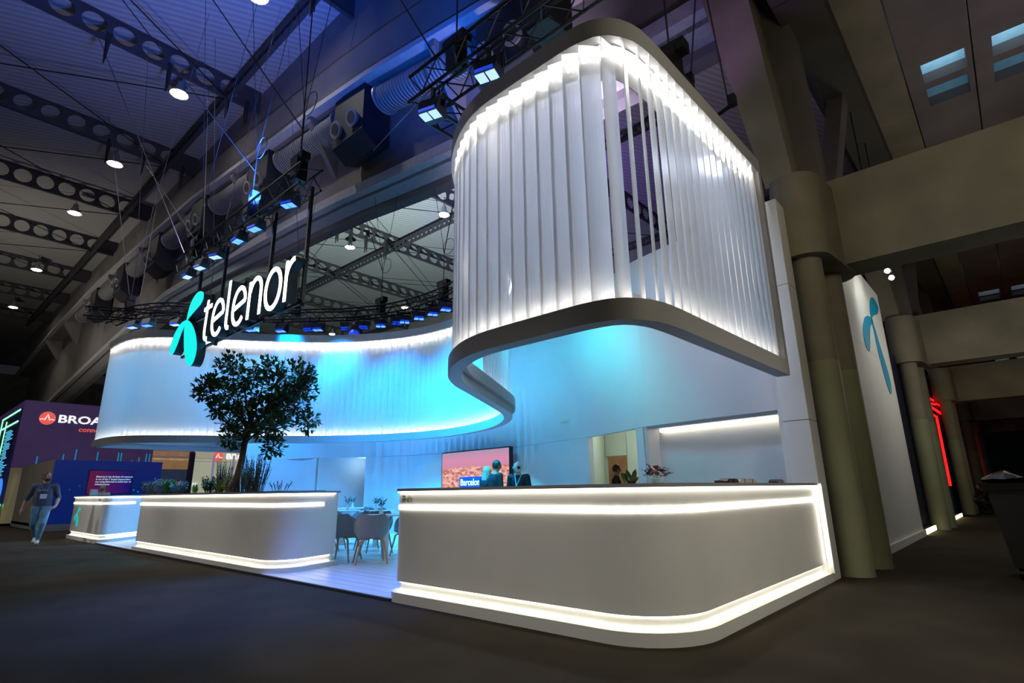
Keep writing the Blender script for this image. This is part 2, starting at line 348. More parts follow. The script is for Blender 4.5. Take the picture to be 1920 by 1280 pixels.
# ducts and jet-nozzle boxes under the first girder
dk = mat('duct_box_dark', (0.012, 0.013, 0.02), 0.6, var=0.2)
nz = mat('nozzle_aluminium', (0.5, 0.5, 0.52), 0.35, 0.6)
for k in range(7):
    x1 = -5.6 - k * 7.0
    zc = ev(ZU, x1 - 1) - .95
    d = thing('air_duct', ['blue-lit spiral duct right above the tall corner tower', 'blue-lit spiral duct section between the two nearest nozzle boxes', 'spiral duct section above the hanging letters',
        'fourth spiral duct section under the first girder', 'fifth spiral duct section under the first girder', 'sixth spiral duct section, in the dark left part', 'seventh spiral duct section, farthest left'][k], 'duct', (0, 0, 0), 0, 'ducts under the roof girder')
    xa = x1 - 5.7; xb = x1 - 1.3
    MB().tube((xa, 4.85, ev(ZU, xa) - .5), (xb, 4.85, ev(ZU, xb) - .5), .48, n=20).build('duct_tube', ductm, d, True)
    for x in (xa, xb): MB().tube((x - .04, 4.85, ev(ZU, x) - .5), (x + .04, 4.85, ev(ZU, x) - .5), .52, n=20).build('flange_ring', steel, d, True)
    b = thing('nozzle_box', ['dark air box beside the corner tower top, nearest of its row', 'dark air box with two round nozzles, second from the tower', 'dark air box with two round nozzles above the stage truss',
        'fourth dark nozzle box from the tower', 'fifth dark nozzle box from the tower', 'sixth dark nozzle box from the tower', 'farthest left dark nozzle box'][k], 'air box', (0, 0, 0), 0, 'air boxes under the roof girder')
    bx = x1; zt = ev(ZU, bx); hb = 1.9
    mb = MB(); mb.prism([(4.3, zt - .02), (4.3, zt - hb), (4.85, zt - hb - .4), (5.35, zt - hb - .2), (5.35, zt - .02)], bx - .9, bx + .9, axis=0); mb.build('housing', dk, b)
    for s in (-.48, .48):
        mb = MB(); mb.tube((bx + s, 4.31, zt - hb + .55), (bx + s, 4.12, zt - hb + .5), .2, .3, 16); c = mb.build('nozzle', nz, b, True)
        MB().tube((bx + s, 4.17, zt - hb + .515), (bx + s, 4.105, zt - hb + .5), .15, .2, 14).build('nozzle_mouth', dark, c)
# purlins (cellular beams)
def cellular(name, x, y0, y1, z0, h, r, pitch, th=.05, fl=.16):
    """web plate in the y-z plane with round holes: built as cells of 16-gon hole in a rectangle"""
    mb = MB(); n = int((y1 - y0) / pitch); zc = z0 + h / 2
    for k in range(n):
        c = y0 + (k + .5) * pitch; N = 16; ring = []; sq = []
        for i in range(N):
            t = 2 * PI * (i + .5) / N; ct, st = math.cos(t), math.sin(t); ring.append((c + r * ct, zc + r * st))
            s = min((pitch / 2) / max(1e-6, abs(ct)), (h / 2) / max(1e-6, abs(st))); sq.append((c + s * ct, zc + s * st))
        v = [(x - th / 2, a, b) for a, b in ring] + [(x - th / 2, a, b) for a, b in sq] + [(x + th / 2, a, b) for a, b in ring] + [(x + th / 2, a, b) for a, b in sq]
        f = []
        for i in range(N):
            j = (i + 1) % N
            f += [(i, N + i, N + j, j), (2 * N + i, 2 * N + j, 3 * N + j, 3 * N + i), (i, j, 2 * N + j, 2 * N + i)]
        # fill the square's corners
        mb.add(v, f)
        for sy in (-1, 1):
            for sz in (-1, 1):
                q = [p for p in sq if (p[0] - c) * sy > 0 and (p[1] - zc) * sz > 0]
                a = [p for p in q if abs(abs(p[0] - c) - pitch / 2) < 1e-5]; b = [p for p in q if abs(abs(p[1] - zc) - h / 2) < 1e-5]
                if a and b:
                    pa = max(a, key=lambda p: abs(p[1] - zc)); pb = max(b, key=lambda p: abs(p[0] - c)); kc = (c + sy * pitch / 2, zc + sz * h / 2)
                    for xx in (x - th / 2, x + th / 2): mb.add([(xx, *pa), (xx, *kc), (xx, *pb)], [(0, 1, 2)])
    ye = y0 + n * pitch
    if y1 > ye: mb.box(x - th / 2, x + th / 2, ye, y1, z0, z0 + h)
    return mb, (lambda: MB().box(x - fl / 2, x + fl / 2, y0, y1, z0 - .05, z0)), (lambda: MB().box(x - fl / 2, x + fl / 2, y0, y1, z0 + h, z0 + h + .05))
nth = ['first', 'second', 'third', 'fourth', 'fifth', 'sixth', 'seventh', 'eighth']
for k in range(-1, 7):
    x = -20.9 - 7.7 * k
    for b, (ya, yb, word) in enumerate(((-12.0, 4.55, 'front roof bay'), (6.2, 31.0, 'roof bay behind the blue-lit girder'), (33, 57, 'third roof bay'))):
        if b == 2 and k > 4: continue
        t = thing('cellular_beam', f'{nth[k + 1]} steel beam with round holes in the {word}, counting leftwards', 'beam', (0, 0, 0), 0, 'cellular beams of the roof')
        w_, lo, hi = cellular('web', x, ya, yb, 17.98, .97, .40, .98)
        w_.build('web', purlm, t); lo().build('lower_flange', purlm, t); hi().build('upper_flange', purlm, t)
for k, (y, zz) in enumerate(((3.2, 17.9), (17.8, 18.0), (29.5, 18.0))):
    t = thing('perforated_tie_beam', ('slim tie beam with small holes beside the first girder', 'slim tie beam with small holes crossing the second roof bay', 'slim tie beam with small holes at the far end of the second roof bay')[k], 'beam')
    mb, lo, hi = cellular('web', 0, 6, 70, 0, .42, .13, .46, .04, .2)
    for m2, nm in ((mb, 'web'), (lo(), 'lower_flange'), (hi(), 'upper_flange')):
        m2.v = [(-p[1], y + p[0], zz + p[2]) for p in m2.v]; m2.build(nm, purlm, t)
# cross-bracing rods under the deck
rods = thing('roof_bracing', 'thin crossed steel rods under the ribbed roof deck', 'bracing')
for k in range(5):
    xa, xb = -13.2 - 7.7 * k, -20.9 - 7.7 * k
    for (ya, yb) in ((-9, 3.2), (6.2, 17.8), (17.8, 29.5)) if k < 4 else ((-9, 3.2),):
        MB().tube((xa, ya, 17.9), (xb, yb, 17.9), .025, n=4).build('rod', black, rods)
        MB().tube((xb, ya, 17.9), (xa, yb, 17.9), .025, n=4).build('rod', black, rods)
# high-bay lamps
lampm = mat('lamp_glow', (1, 1, 1), .5, emit=(1.0, 0.96, 0.84), estr=60)
lamps = [(-21.9, 1.6), (-30.0, 1.2), (-37.8, 1.0), (-50.5, 1.1), (-62.9, 1.3), (-30.1, 15.1), (-21.8, 16.5), (-38.0, 25.9), (-50.7, 25.9), (-14.6, 1.7)]
ll = ['bright round hall lamp, largest, near the top left beam', 'second round hall lamp down the left row', 'third round hall lamp down the left row', 'fourth hall lamp, small, in the dark left roof', 'fifth hall lamp, smallest, at the left edge',
      'hall lamp seen above the lighting truss left of the tower', 'hall lamp beside the left edge of the tower', 'small hall lamp just above the curved truss', 'small hall lamp below the curved truss', 'hall lamp out of the top edge, nearest']
for i, (x, y) in enumerate(lamps):
    z = 17.75; t = thing('hall_lamp', ll[i], 'lamp', (x, y, z), 0, 'hall lamps')
    MB().lathe([(.05, .62), (.12, .6), (.16, .35), (.34, .06), (.36, 0.0), (.33, 0.02)], 16).build('reflector', steel, t, True)
    MB().lathe([(.01, .0), (.26, .0), (.26, -.03), (.01, -.05)], 16).build('lens', lampm, t, True)
    MB().tube((0, 0, .6), (0, 0, 1.2), .02, n=6).build('stem', black, t)
    light('hall_lamp_light', 'SPOT', (x, y, z - .1), 500, (1, .95, .84), (x, y, 0), .2, 110, .5)

# ------------------------------------------------------------------ right side: concrete frame
lower_y = (4.95, 15.1, 25.1, 35.1, 45.1)
ordn = ['nearest', 'second', 'third', 'fourth', 'farthest']
for i, y in enumerate(lower_y):
    for j, (dy, dx) in enumerate(((0, 0), (1.0, 0.05))):
        t = thing('round_column', f'{ordn[i]} pair of concrete columns beside the aisle, {"front" if j == 0 else "rear"} column, green-grey painted base', 'column', (0.12 + dx, y + dy, 0), 0, 'round concrete columns of the aisle')
        MB().lathe([(.215, 0), (.215, 2.9)], 28).build('painted_base', colpaint, t, True)
        MB().lathe([(.212, 2.9), (.212, 4.55)], 28).build('shaft', concrete, t, True)
    cp = thing('column_capital', f'{ordn[i]} rounded concrete capital joining a pair of columns', 'capital', (0.12, y, 0), 0, 'column capitals')
    P = [(.36 * math.cos(t), .36 * math.sin(t)) for t in [PI + PI * k / 14 for k in range(15)]] + [(.36 * math.cos(t) + .1, 1.05 + .42 * math.sin(t)) for t in [PI * k / 14 for k in range(15)]]
    MB().prism(P, 4.5, 5.85).build('capital_block', concrete, cp, True)
    t = thing('aisle_beam', f'{ordn[i]} horizontal concrete beam crossing over the right aisle', 'beam', (0, 0, 0), 0, 'concrete beams over the aisle')
    MB().box(.42, 14, y + .62, y + 1.3, 4.52, 6.0).build('beam_body', concrete, t)
    t = thing('raking_column', f'{ordn[i]} raking concrete arm rising from its column capital', 'column', (0, 0, 0), 0, 'raking concrete arms')
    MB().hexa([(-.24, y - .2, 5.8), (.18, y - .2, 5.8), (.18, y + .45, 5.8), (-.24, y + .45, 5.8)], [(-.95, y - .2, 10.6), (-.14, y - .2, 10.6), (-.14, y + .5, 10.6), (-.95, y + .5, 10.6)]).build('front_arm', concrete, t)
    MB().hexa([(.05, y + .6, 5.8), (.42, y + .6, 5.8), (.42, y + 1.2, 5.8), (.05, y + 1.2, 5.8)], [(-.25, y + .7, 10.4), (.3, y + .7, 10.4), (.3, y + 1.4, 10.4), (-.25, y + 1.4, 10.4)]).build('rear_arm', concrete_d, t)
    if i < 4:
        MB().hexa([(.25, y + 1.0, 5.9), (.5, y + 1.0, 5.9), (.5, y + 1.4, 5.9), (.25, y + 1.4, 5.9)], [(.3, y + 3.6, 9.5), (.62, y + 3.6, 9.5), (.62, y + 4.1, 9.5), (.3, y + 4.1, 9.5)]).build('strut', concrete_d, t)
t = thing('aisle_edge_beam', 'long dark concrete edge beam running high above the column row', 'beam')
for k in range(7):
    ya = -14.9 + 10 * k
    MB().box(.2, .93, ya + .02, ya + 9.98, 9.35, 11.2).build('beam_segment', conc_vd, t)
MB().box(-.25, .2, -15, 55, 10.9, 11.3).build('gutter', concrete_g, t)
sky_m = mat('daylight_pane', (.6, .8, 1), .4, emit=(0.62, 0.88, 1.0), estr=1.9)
sky_d = mat('dim_slot_glow', (.3, .5, .6), .4, emit=(0.10, 0.26, 0.36), estr=1.0)  # weak emission stands in for the dim lining of the lower slot
cpan = mat('ceiling_panel_concrete', (0.17, 0.145, 0.15), 0.85, var=0.25, scale=0.5, bump=0.1, bscale=5)
slotm = mat('roof_slot_lining', (0.36, 0.52, 0.60), 0.8, var=0.1)
cr = struct('ceiling')
for b in range(5):
    yb = 5.0 + 10 * b if b else 5.0
    y0, y1 = (-14, 14.98) if b == 0 else (5 + 10 * b, 14.98 + 10 * b)
    s0, s1, s2, s3 = 9.6 + 10 * b, 10.35 + 10 * b, 10.62 + 10 * b, 11.4 + 10 * b
    for k in range(9):
        x0 = 1.67 + k * 1.2; x1 = x0 + 1.17
        mb = MB(); a, c = x0 + .3, x1 - .1
        mb.box(x0, x1, y0, s0, 10, 10.25); mb.box(x0, x1, s3, y1, 10, 10.25); mb.box(x0, a, s0, s3, 10, 10.25); mb.box(c, x1, s0, s3, 10, 10.25); mb.box(a, c, s1, s2, 10, 10.25)
        p = mb.build('ceiling_panel', cpan, cr)
        mb = MB(); mb.box(a - .04, a, s0, s3, 10.25, 10.62); mb.box(c, c + .04, s0, s3, 10.25, 10.62); mb.box(a, c, s0 - .04, s0, 10.25, 10.62); mb.box(a, c, s3, s3 + .04, 10.25, 10.62); mb.box(a, c, s1 + .1, s1 + .14, 10.25, 10.62)
        mb.build('skylight_shaft', slotm, p)
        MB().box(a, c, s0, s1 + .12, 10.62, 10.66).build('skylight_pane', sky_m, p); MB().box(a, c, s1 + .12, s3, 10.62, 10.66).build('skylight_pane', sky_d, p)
    MB().box(.93, 1.65, y0, y1, 9.85, 10.05).build('edge_panel', concrete, cr)
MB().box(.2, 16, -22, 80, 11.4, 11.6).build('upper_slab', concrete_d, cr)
o = MB().box(14, 14.3, -20, 80, 0, 11).build('wall_right', concrete_d); o['kind'] = 'structure'
o = MB().box(-100, 16, 88, 88.5, 0, 19).build('wall_back', concrete_d); o['kind'] = 'structure'
o = MB().box(-108, -107.5, -22, 88, 0, 19).build('wall_left', concrete_d); o['kind'] = 'structure'

# ------------------------------------------------------------------ the stand: back wall
WP = [(-16.6, 3.75), (-15.9, 4.1), (-15.0, 4.35), (-13.8, 4.75), (-12.6, 5.7), (-11.4, 6.25), (-9.9, 6.5), (-8.5, 6.48), (-7.1, 6.3), (-5.8, 6.0), (-4.5, 5.6), (-3.0, 4.9), (-2.8, 4.8), (-1.6, 4.5), (-0.36, 4.3)]
def wall_seg(P, z0, z1, th, name, m, par):
    mb = MB(); P = [Vector(p) for p in P]; band(mb, P, 0, th, z0, z1); return mb.build(name, m, par)
W = struct('wall_back')
def pick(a, b): return WP[a:b + 1]
wall_seg(smooth_path(WP, .4), 2.2, 5.3, .12, 'upper_wall', wallm, W)
wall_seg(pick(0, 3), 0.0, 2.195, .12, 'wall_panel', wallm, W)
wall_seg(smooth_path(pick(4, 6), .35), 0.0, 2.195, .12, 'wall_panel', wallm, W)
wall_seg([(-9.9, 6.5), (-8.5, 6.5), (-7.1, 6.3)], 0.0, 2.195, .12, 'wall_panel', wallm, W)
wall_seg(smooth_path(pick(8, 10), .35), 0.0, 2.195, .12, 'wall_panel', wallm, W)
wall_seg(pick(11, 12), 0.0, 2.195, .12, 'wall_panel', wallm, W)
# niche behind the bar
nm_ = mat('niche_laminate', (0.55, 0.55, 0.56), 0.5, var=0.02)
MB().hexa([(-2.62, 5.02, 0), (-0.3, 4.62, 0), (-0.28, 4.72, 0), (-2.6, 5.12, 0)], [(-2.62, 5.02, 2.2), (-0.3, 4.62, 2.2), (-0.28, 4.72, 2.2), (-2.6, 5.12, 2.2)]).build('niche_back', nm_, W)
MB().hexa([(-2.78, 4.8, 0), (-2.72, 4.8, 0), (-2.58, 5.08, 0), (-2.66, 5.1, 0)], [(-2.78, 4.8, 2.2), (-2.72, 4.8, 2.2), (-2.58, 5.08, 2.2), (-2.66, 5.1, 2.2)]).build('niche_side', nm_, W)
MB().hexa([(-2.55, 4.93, 2.10), (-0.36, 4.53, 2.10), (-0.36, 4.58, 2.10), (-2.55, 4.98, 2.10)], [(-2.55, 4.93, 2.14), (-0.36, 4.53, 2.14), (-0.36, 4.58, 2.14), (-2.55, 4.98, 2.14)]).build('niche_light_strip', led, W)
MB().hexa([(-2.8, 4.82, 2.15), (-0.3, 4.36, 2.15), (-0.28, 4.74, 2.15), (-2.62, 5.12, 2.15)], [(-2.8, 4.82, 2.2), (-0.3, 4.36, 2.2), (-0.28, 4.74, 2.2), (-2.62, 5.12, 2.2)]).build('niche_soffit', nm_, W)
# left doorway recess
rec = mat('recess_paint', (0.66, 0.70, 0.72), 0.7, var=0.02)
MB().hexa([(-13.8, 4.82, 0), (-13.74, 4.82, 0), (-13.2, 6.9, 0), (-13.28, 6.9, 0)], [(-13.8, 4.82, 2.2), (-13.74, 4.82, 2.2), (-13.2, 6.9, 2.2), (-13.28, 6.9, 2.2)]).build('recess_side', rec, W)
MB().box(-13.3, -11.9, 6.9, 7.0, 0, 2.2).build('recess_back', rec, W)
MB().hexa([(-14, 4.9, 2.2), (-12.4, 5.85, 2.2), (-11.7, 7.0, 2.2), (-13.6, 7.0, 2.2)], [(-14, 4.9, 2.25), (-12.4, 5.85, 2.25), (-11.7, 7.0, 2.25), (-13.6, 7.0, 2.25)]).build('recess_soffit', rec, W)
MB().box(-12.85, -12.35, 6.87, 6.9, 0, 1.95).build('recess_door', mat('recess_door_green', (0.12, 0.22, 0.18), .4, var=.1), W)
MB().box(-12.92, -12.85, 6.84, 6.9, 0, 2.0).build('recess_door_jamb', nm_, W)
light('recess_light', 'POINT', (-13.0, 5.9, 2.05), 5, (.5, .8, 1), None, .1)
# right doorway into the meeting room
grn = mat('room_paint', (0.62, 0.68, 0.60), 0.7, var=0.02)
MB().box(-5.6, -5.19, 7.3, 7.4, 0, 2.6).build('room_wall', grn, W); MB().box(-4.62, -2.2, 7.3, 7.4, 0, 2.6).build('room_wall', grn, W)
MB().box(-5.2, -4.61, 7.3, 7.4, 1.9, 2.6).build('room_wall', grn, W)
MB().hexa([(-2.95, 5.0, 0), (-2.9, 5.0, 0), (-2.4, 7.3, 0), (-2.5, 7.3, 0)], [(-2.95, 5.0, 2.6), (-2.9, 5.0, 2.6), (-2.4, 7.3, 2.6), (-2.5, 7.3, 2.6)]).build('room_wall', grn, W)
MB().hexa([(-4.56, 5.7, 0), (-4.5, 5.7, 0), (-5.2, 7.3, 0), (-5.3, 7.3, 0)], [(-4.56, 5.7, 2.6), (-4.5, 5.7, 2.6), (-5.2, 7.3, 2.6), (-5.3, 7.3, 2.6)]).build('room_wall', grn, W)
MB().box(-5.4, -2.2, 5.8, 7.4, 2.6, 2.65).build('room_ceiling', grn, W)
wood_p = mat('warm_wood_panel', (0.35, 0.2, 0.08), .5, var=.2)
MB().box(-9.5, -3.6, 10.2, 10.3, 0, 2.6).build('far_room_wall', mat('warm_room_wall', (0.45, 0.3, 0.17), .6, var=.25, scale=2), W)
MB().box(-9.5, -3.5, 7.5, 10.3, 2.6, 2.65).build('room_ceiling', grn, W)
light('room_light', 'POINT', (-3.8, 6.4, 2.4), 16, (.95, 1, .85), None, .15)
light('room_light', 'POINT', (-5.6, 9.0, 2.4), 30, (1, .85, .65), None, .15)
# corner pier beside the columns
pr = struct('trim_2')
for z0, z1 in ((0.0, 2.02), (2.03, 3.97), (3.98, 5.33)):
    P = round_poly([(-.4, 4.24), (0.0, 4.24), (0.0, 4.62), (-.4, 4.62)], [.12, 0.01, 0, 0], 6)
    MB().prism(P, z0, z1).build('pier_panel', wallm, pr, True)
MB().box(-.39, -.01, 4.26, 4.6, 0, 5.3).build('pier_core', wallm, pr)
light('pier_light', 'SPOT', (-3.4, 2.6, 5.2), 60, (.1, .35, 1), (-.4, 4.3, 2), .1, 40, 1)
# big white side wall with the propeller mark
SW = struct('wall_right')
for y0, y1 in ((6.35, 9.48), (9.49, 12.75)):
    MB().box(-.14, 0.0, y0, y1, .14, 3.995).build('side_wall_panel', wallm, SW); MB().box(-.14, 0.0, y0, y1, 4.0, 6.0).build('side_wall_panel', wallm, SW)
MB().box(-.14, .05, 6.3, 12.78, 0, .135).build('side_wall_plinth', white, SW)
MB().box(-.14, -.02, 5.0, 6.36, 0, 5.3).build('side_wall_panel', wallm, SW)
teal = mat('teal_print', (0.0, 0.27, 0.48), .5, var=.05)
Wt = [(11.02, 4.96), (11.05, 5.15), (11.21, 5.38), (11.43, 5.55), (11.74, 5.68), (12.08, 5.71), (12.36, 5.63), (12.39, 5.5), (12.01, 5.3), (11.48, 5.15), (11.2, 5.04)]
Wl = [(11.06, 4.97), (10.78, 4.96), (10.49, 4.91), (10.1, 4.77), (9.71, 4.5), (9.56, 4.24), (9.59, 4.05), (9.76, 3.96), (9.9, 3.97), (10.06, 4.06), (10.48, 4.54), (10.77, 4.75), (11.05, 4.87)]
Wd = [(11.02, 4.96), (10.98, 4.82), (11.03, 4.7), (11.06, 4.5), (11.09, 4.18), (11.26, 3.73), (11.48, 3.4), (11.7, 3.25), (11.91, 3.29), (12.07, 3.48), (12.02, 3.75), (11.79, 4.09), (11.5, 4.44), (11.27, 4.77), (11.13, 4.97)]
wm = thing('wall_propeller_mark', 'large teal three-blade propeller mark on the white side wall', 'logo')
def spath(P, k=4):
    P = [Vector((*p, 0)) for p in P]; n = len(P); out = []
    for i in range(n):
        p0, p1, p2, p3 = P[i - 1], P[i], P[(i + 1) % n], P[(i + 2) % n]
        for j in range(k):
            t = j / k; q = .5 * ((2 * p1) + (p2 - p0) * t + (2 * p0 - 5 * p1 + 4 * p2 - p3) * t * t + (3 * p1 - p0 - 3 * p2 + p3) * t ** 3); out.append((q.x, q.y))
    return out
for P in (Wt, Wl, Wd): MB().prism(spath(P, 3), 0.001, .012, axis=0).build('blade', teal, wm)

# ------------------------------------------------------------------ the stand: canopy of translucent slats
CP = [(-.12, 3.72), (-.14, 2.4), (-.16, 1.3), (-.17, .72), (-.21, .38), (-.35, .14), (-.6, .05), (-1.0, .04), (-1.7, .05), (-2.05, .08), (-2.38, .18), (-2.73, .36), (-3.06, .6), (-3.32, .86), (-3.58, 1.2),
      (-3.87, 1.7), (-4.36, 2.55), (-4.8, 3.3), (-5.15, 3.85), (-5.65, 4.42), (-6.35, 4.98), (-7.2, 5.45), (-8.2, 5.78), (-9.2, 5.92), (-10.2, 5.84), (-11.2, 5.52), (-12.2, 4.95), (-13.0, 4.3), (-13.75, 3.45),
      (-14.5, 2.45), (-15.1, 1.55), (-15.6, .9), (-16.1, .45), (-16.6, .24), (-17.3, .14), (-18.35, .13)]
cpath = smooth_path(CP, .12)
rpath = resample([(-18.28, .14), (-18.2, 2.5), (-18.15, 4.9)], .2)
cn = thing('light_canopy', 'S-curved hanging canopy of white translucent slats with glowing rims above the stand', 'canopy')
N = normals2(cpath)
# path runs right end -> left end, so the left normal points to the public side on the front; find the sign
for zz, nm2 in (((2.57, 2.77), 'lower_rim'), ((5.56, 5.78), 'upper_rim')):
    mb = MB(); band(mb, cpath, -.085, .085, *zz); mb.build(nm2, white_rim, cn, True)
    mb = MB(); band(mb, rpath, -.085, .085, *zz); mb.build(nm2, white_rim, cn, True)
mb = MB(); band(mb, cpath[1:-1], -.137, -.132, 5.50, 5.55); band(mb, rpath, -.137, -.132, 5.50, 5.55); mb.build('upper_light_strip', ledc, cn)
mb = MB(); band(mb, cpath, -.147, -.14, 5.24, 5.6); band(mb, rpath, -.147, -.14, 5.24, 5.6); mb.build('upper_light_shield', white_rim, cn)  # unseen baffle added to stop strip light spilling into the stand
mb = MB(); band(mb, cpath, -.146, -.03, 5.553, 5.6); band(mb, rpath, -.146, -.03, 5.553, 5.6); mb.build('upper_light_tray', white_rim, cn)
mb = MB(); band(mb, cpath[1:-1], -.137, -.132, 2.78, 2.82); band(mb, rpath, -.137, -.132, 2.78, 2.82); mb.build('lower_light_strip', ledl, cn)
mb = MB(); band(mb, cpath, -.147, -.14, 2.74, 2.90); band(mb, rpath, -.147, -.14, 2.74, 2.90); mb.build('lower_light_shield', white_rim, cn)  # unseen baffle added behind the lower strip to block inward glow
mb = MB(); band(mb, cpath, -.145, -.07, 2.72, 2.76); band(mb, rpath, -.145, -.07, 2.72, 2.76); mb.build('lower_light_tray', white_rim, cn)
MB().box(-.2, -.035, 3.69, 3.80, 2.57, 5.78).build('end_jamb', white_rim, cn)
MB().box(-.19, -.10, 3.66, 3.69, 2.77, 5.56).build('end_jamb_lining', white, cn)
sl = MB().box(-.108, .108, -.005, .005, 0, 2.79).mesh('slat', slat_m)
sp = resample(cpath, .19); SN = normals2(sp)
def slat(p, ang):
    o = bpy.data.objects.new('slat', sl); C.objects.link(o); o.parent = cn; o.location = (p.x, p.y, 2.77); o.rotation_euler = (0, 0, ang); return o
for i, p in enumerate(sp[1:-1], 1):
    d = sp[i + 1] - sp[i - 1]; slat(p, math.atan2(d.y, d.x) + math.radians(42 if p.x > -.4 else (30 if p.x > -.7 else (16 if p.x > -4.2 else 25))))
rs = resample(rpath, .24)
for i, p in enumerate(rs[1:-1], 1): slat(p, math.radians(90 + 35))

# ------------------------------------------------------------------ counters
def counter(name, label, poly, rad, strip_end, group=None):
    t = thing(name, label, 'counter', (0, 0, 0), 0, group)
    P = round_poly(poly, rad, 9)
    MB().prism(offset_poly(P, .055), 0, .10).build('base', white, t, True)
    MB().prism(offset_poly(P, -.045), .10, .205).build('recessed_plinth', white, t, True)
    MB().prism(P, .205, 1.142).build('body', white, t, True)
    MB().prism(offset_poly(P, -.02), 1.142, 1.165).build('shadow_gap', white, t, True)
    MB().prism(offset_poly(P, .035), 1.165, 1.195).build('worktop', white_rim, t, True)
    return t, P
def strips(t, F, endcut=0):
    F = resample(F, .08)
    # F runs along the public side; normals point inwards on the left side -> public side is negative
    mb = MB(); band(mb, F, -.012, -.026, 1.148, 1.163); mb.build('top_light_strip', ledn, t)
    mb = MB(); band(mb, F, .03, .04, .190, .203); mb.build('plinth_light_strip', led, t)
    mb = MB(); band(mb, F, .028, .040, .101, .110); mb.build('base_light_strip', ledn, t)
    G = F[: len(F) - endcut] if endcut else F
    mb = MB(); band(mb, G, -.011, .01, .968, 1.012); mb.build('front_light_strip', ledn, t)
# bar counter (right)
c3p = [(-3.52, .06), (-.05, .06), (-.05, 4.22), (-.75, 4.22), (-.75, .76), (-3.52, .76)]
c3, P3 = counter('bar_counter', 'long white L-shaped bar counter with glowing bands at the right corner of the stand', c3p, [.22, .6, 0, 0, .1, .22], 0)
i0 = min(range(len(P3)), key=lambda i: (P3[i] - Vector((-3.52, .3))).length)
F3 = [Vector((-3.52, .6))] + [p for p in P3[0:21] if p.x > -3.53 and p.y < .76 or p.x > -.2]
strips(c3, F3)
MB().box(-.03, .03, 4.22, 4.27, .1, 1.19).build('end_panel', white, c3)
MB().box(-.02, .0, 4.19, 4.215, .21, 1.15).build('end_light_strip', ledn, c3)
c2p = [(-12.88, .06), (-6.25, .06), (-6.62, 1.25), (-12.88, 1.25)]
c2, P2 = counter('planter_counter', 'white planter counter with glowing bands and a tree growing from it', c2p, [.04, .38, .05, .04], 0)
F2 = [p for p in P2 if p.y < 1.0 or p.x > -6.8][:]
F2 = [Vector((-12.86, .06))] + [p for p in P2[5:20]] + [Vector((-6.59, 1.15))]
strips(c2, F2, 3)
c1p = [(-19.25, .06), (-15.82, .06), (-16.85, 1.3), (-19.25, 1.3)]
c1, P1 = counter('reception_counter', 'white reception counter with a small teal mark at the far left of the stand', c1p, [.04, .12, .04, .04], 0)
F1 = [Vector((-19.23, .06))] + [p for p in P1[5:20]] + [Vector((-16.74, 1.17))]
strips(c1, F1, 4)
soil = mat('dark_soil', (0.03, 0.02, 0.012), .95, var=.3, scale=20)
MB().box(-12.7, -6.8, .22, 1.1, 1.195, 1.205).build('planting_bed', soil, c2)
engr = mat('raised_letters', (0.50, 0.49, 0.45), .5)
text('lettering', 'Exit', .115, engr, (-3.32, .058, 1.045), (PI / 2, 0, 0), .006, c3, bold=.002)
text('lettering', 'Entry', .115, engr, (-16.5, .058, 1.05), (PI / 2, 0, 0), .006, c1, bold=.002)

# ------------------------------------------------------------------ propeller and telenor sign
signw = mat('sign_face_white', (1, 1, 1), .5, emit=(1.0, 0.95, 0.88), estr=3.2)
signt = mat('sign_face_teal', (0.0, .6, .6), .5, emit=(0.0, 0.86, 0.80), estr=1.0)
signs = mat('sign_side_black', (0.012, .012, .014), .5)
Bt = [(-11.87, 5.117), (-11.852, 5.273), (-11.768, 5.475), (-11.572, 5.625), (-11.345, 5.677), (-11.153, 5.645), (-11.023, 5.559), (-11.004, 5.435), (-11.131, 5.322), (-11.461, 5.232), (-11.747, 5.15)]
Bl = [(-11.85, 5.112), (-12.215, 5.118), (-12.526, 4.971), (-12.739, 4.738), (-12.776, 4.545), (-12.687, 4.45), (-12.539, 4.423), (-12.336, 4.588), (-12.165, 4.824), (-11.95, 5.06)]
Bd = [(-11.88, 5.113), (-11.96, 4.998), (-11.908, 4.749), (-11.728, 4.333), (-11.501, 4.05), (-11.286, 3.93), (-11.115, 3.952), (-10.997, 4.112), (-11.009, 4.341), (-11.191, 4.652), (-11.538, 4.96)]
YS = .15
sg = thing('hanging_sign', 'hanging illuminated sign reading telenor with a teal propeller on black poles', 'sign')
for P in (Bt, Bl, Bd):
    Q = spath(P, 4); b = MB().prism(Q, YS + .012, YS + .2, axis=1).build('propeller_blade', signs, sg, True)
    MB().prism(Q, YS - .004, YS + .012, axis=1).build('lit_face', signt, b)
def stroke(pts, wd):
    """closed outline polygon of a round-ended stroke"""
    pts = [Vector(p) for p in pts]; L = []; R = []
    for i, p in enumerate(pts):
        d = (pts[min(i + 1, len(pts) - 1)] - pts[max(i - 1, 0)]).normalized(); n = Vector((-d.y, d.x)); L.append(p + n * wd / 2); R.append(p - n * wd / 2)
    return L, R
def letter(name, strokes, wd):
    mbS = MB(); mbF = MB()
    for pts in strokes:
        L, R = stroke(pts, wd); k = len(L)
        for mb, ya, yb in ((mbS, YS + .012, YS + .2), (mbF, YS - .004, YS + .012)):
            v = []
            for l, r in zip(L, R): v += [(l.x, ya, l.y), (r.x, ya, r.y), (r.x, yb, r.y), (l.x, yb, l.y)]
            f = []
            for i in range(k - 1):
                for j in range(4): f.append((i * 4 + j, i * 4 + (j + 1) % 4, (i + 1) * 4 + (j + 1) % 4, (i + 1) * 4 + j))
            f += [(3, 2, 1, 0), tuple((k - 1) * 4 + j for j in range(4))]
            mb.add(v, f)
    o = mbS.build(name, signs, sg, True); mbF.build('lit_face', signw, o); return o
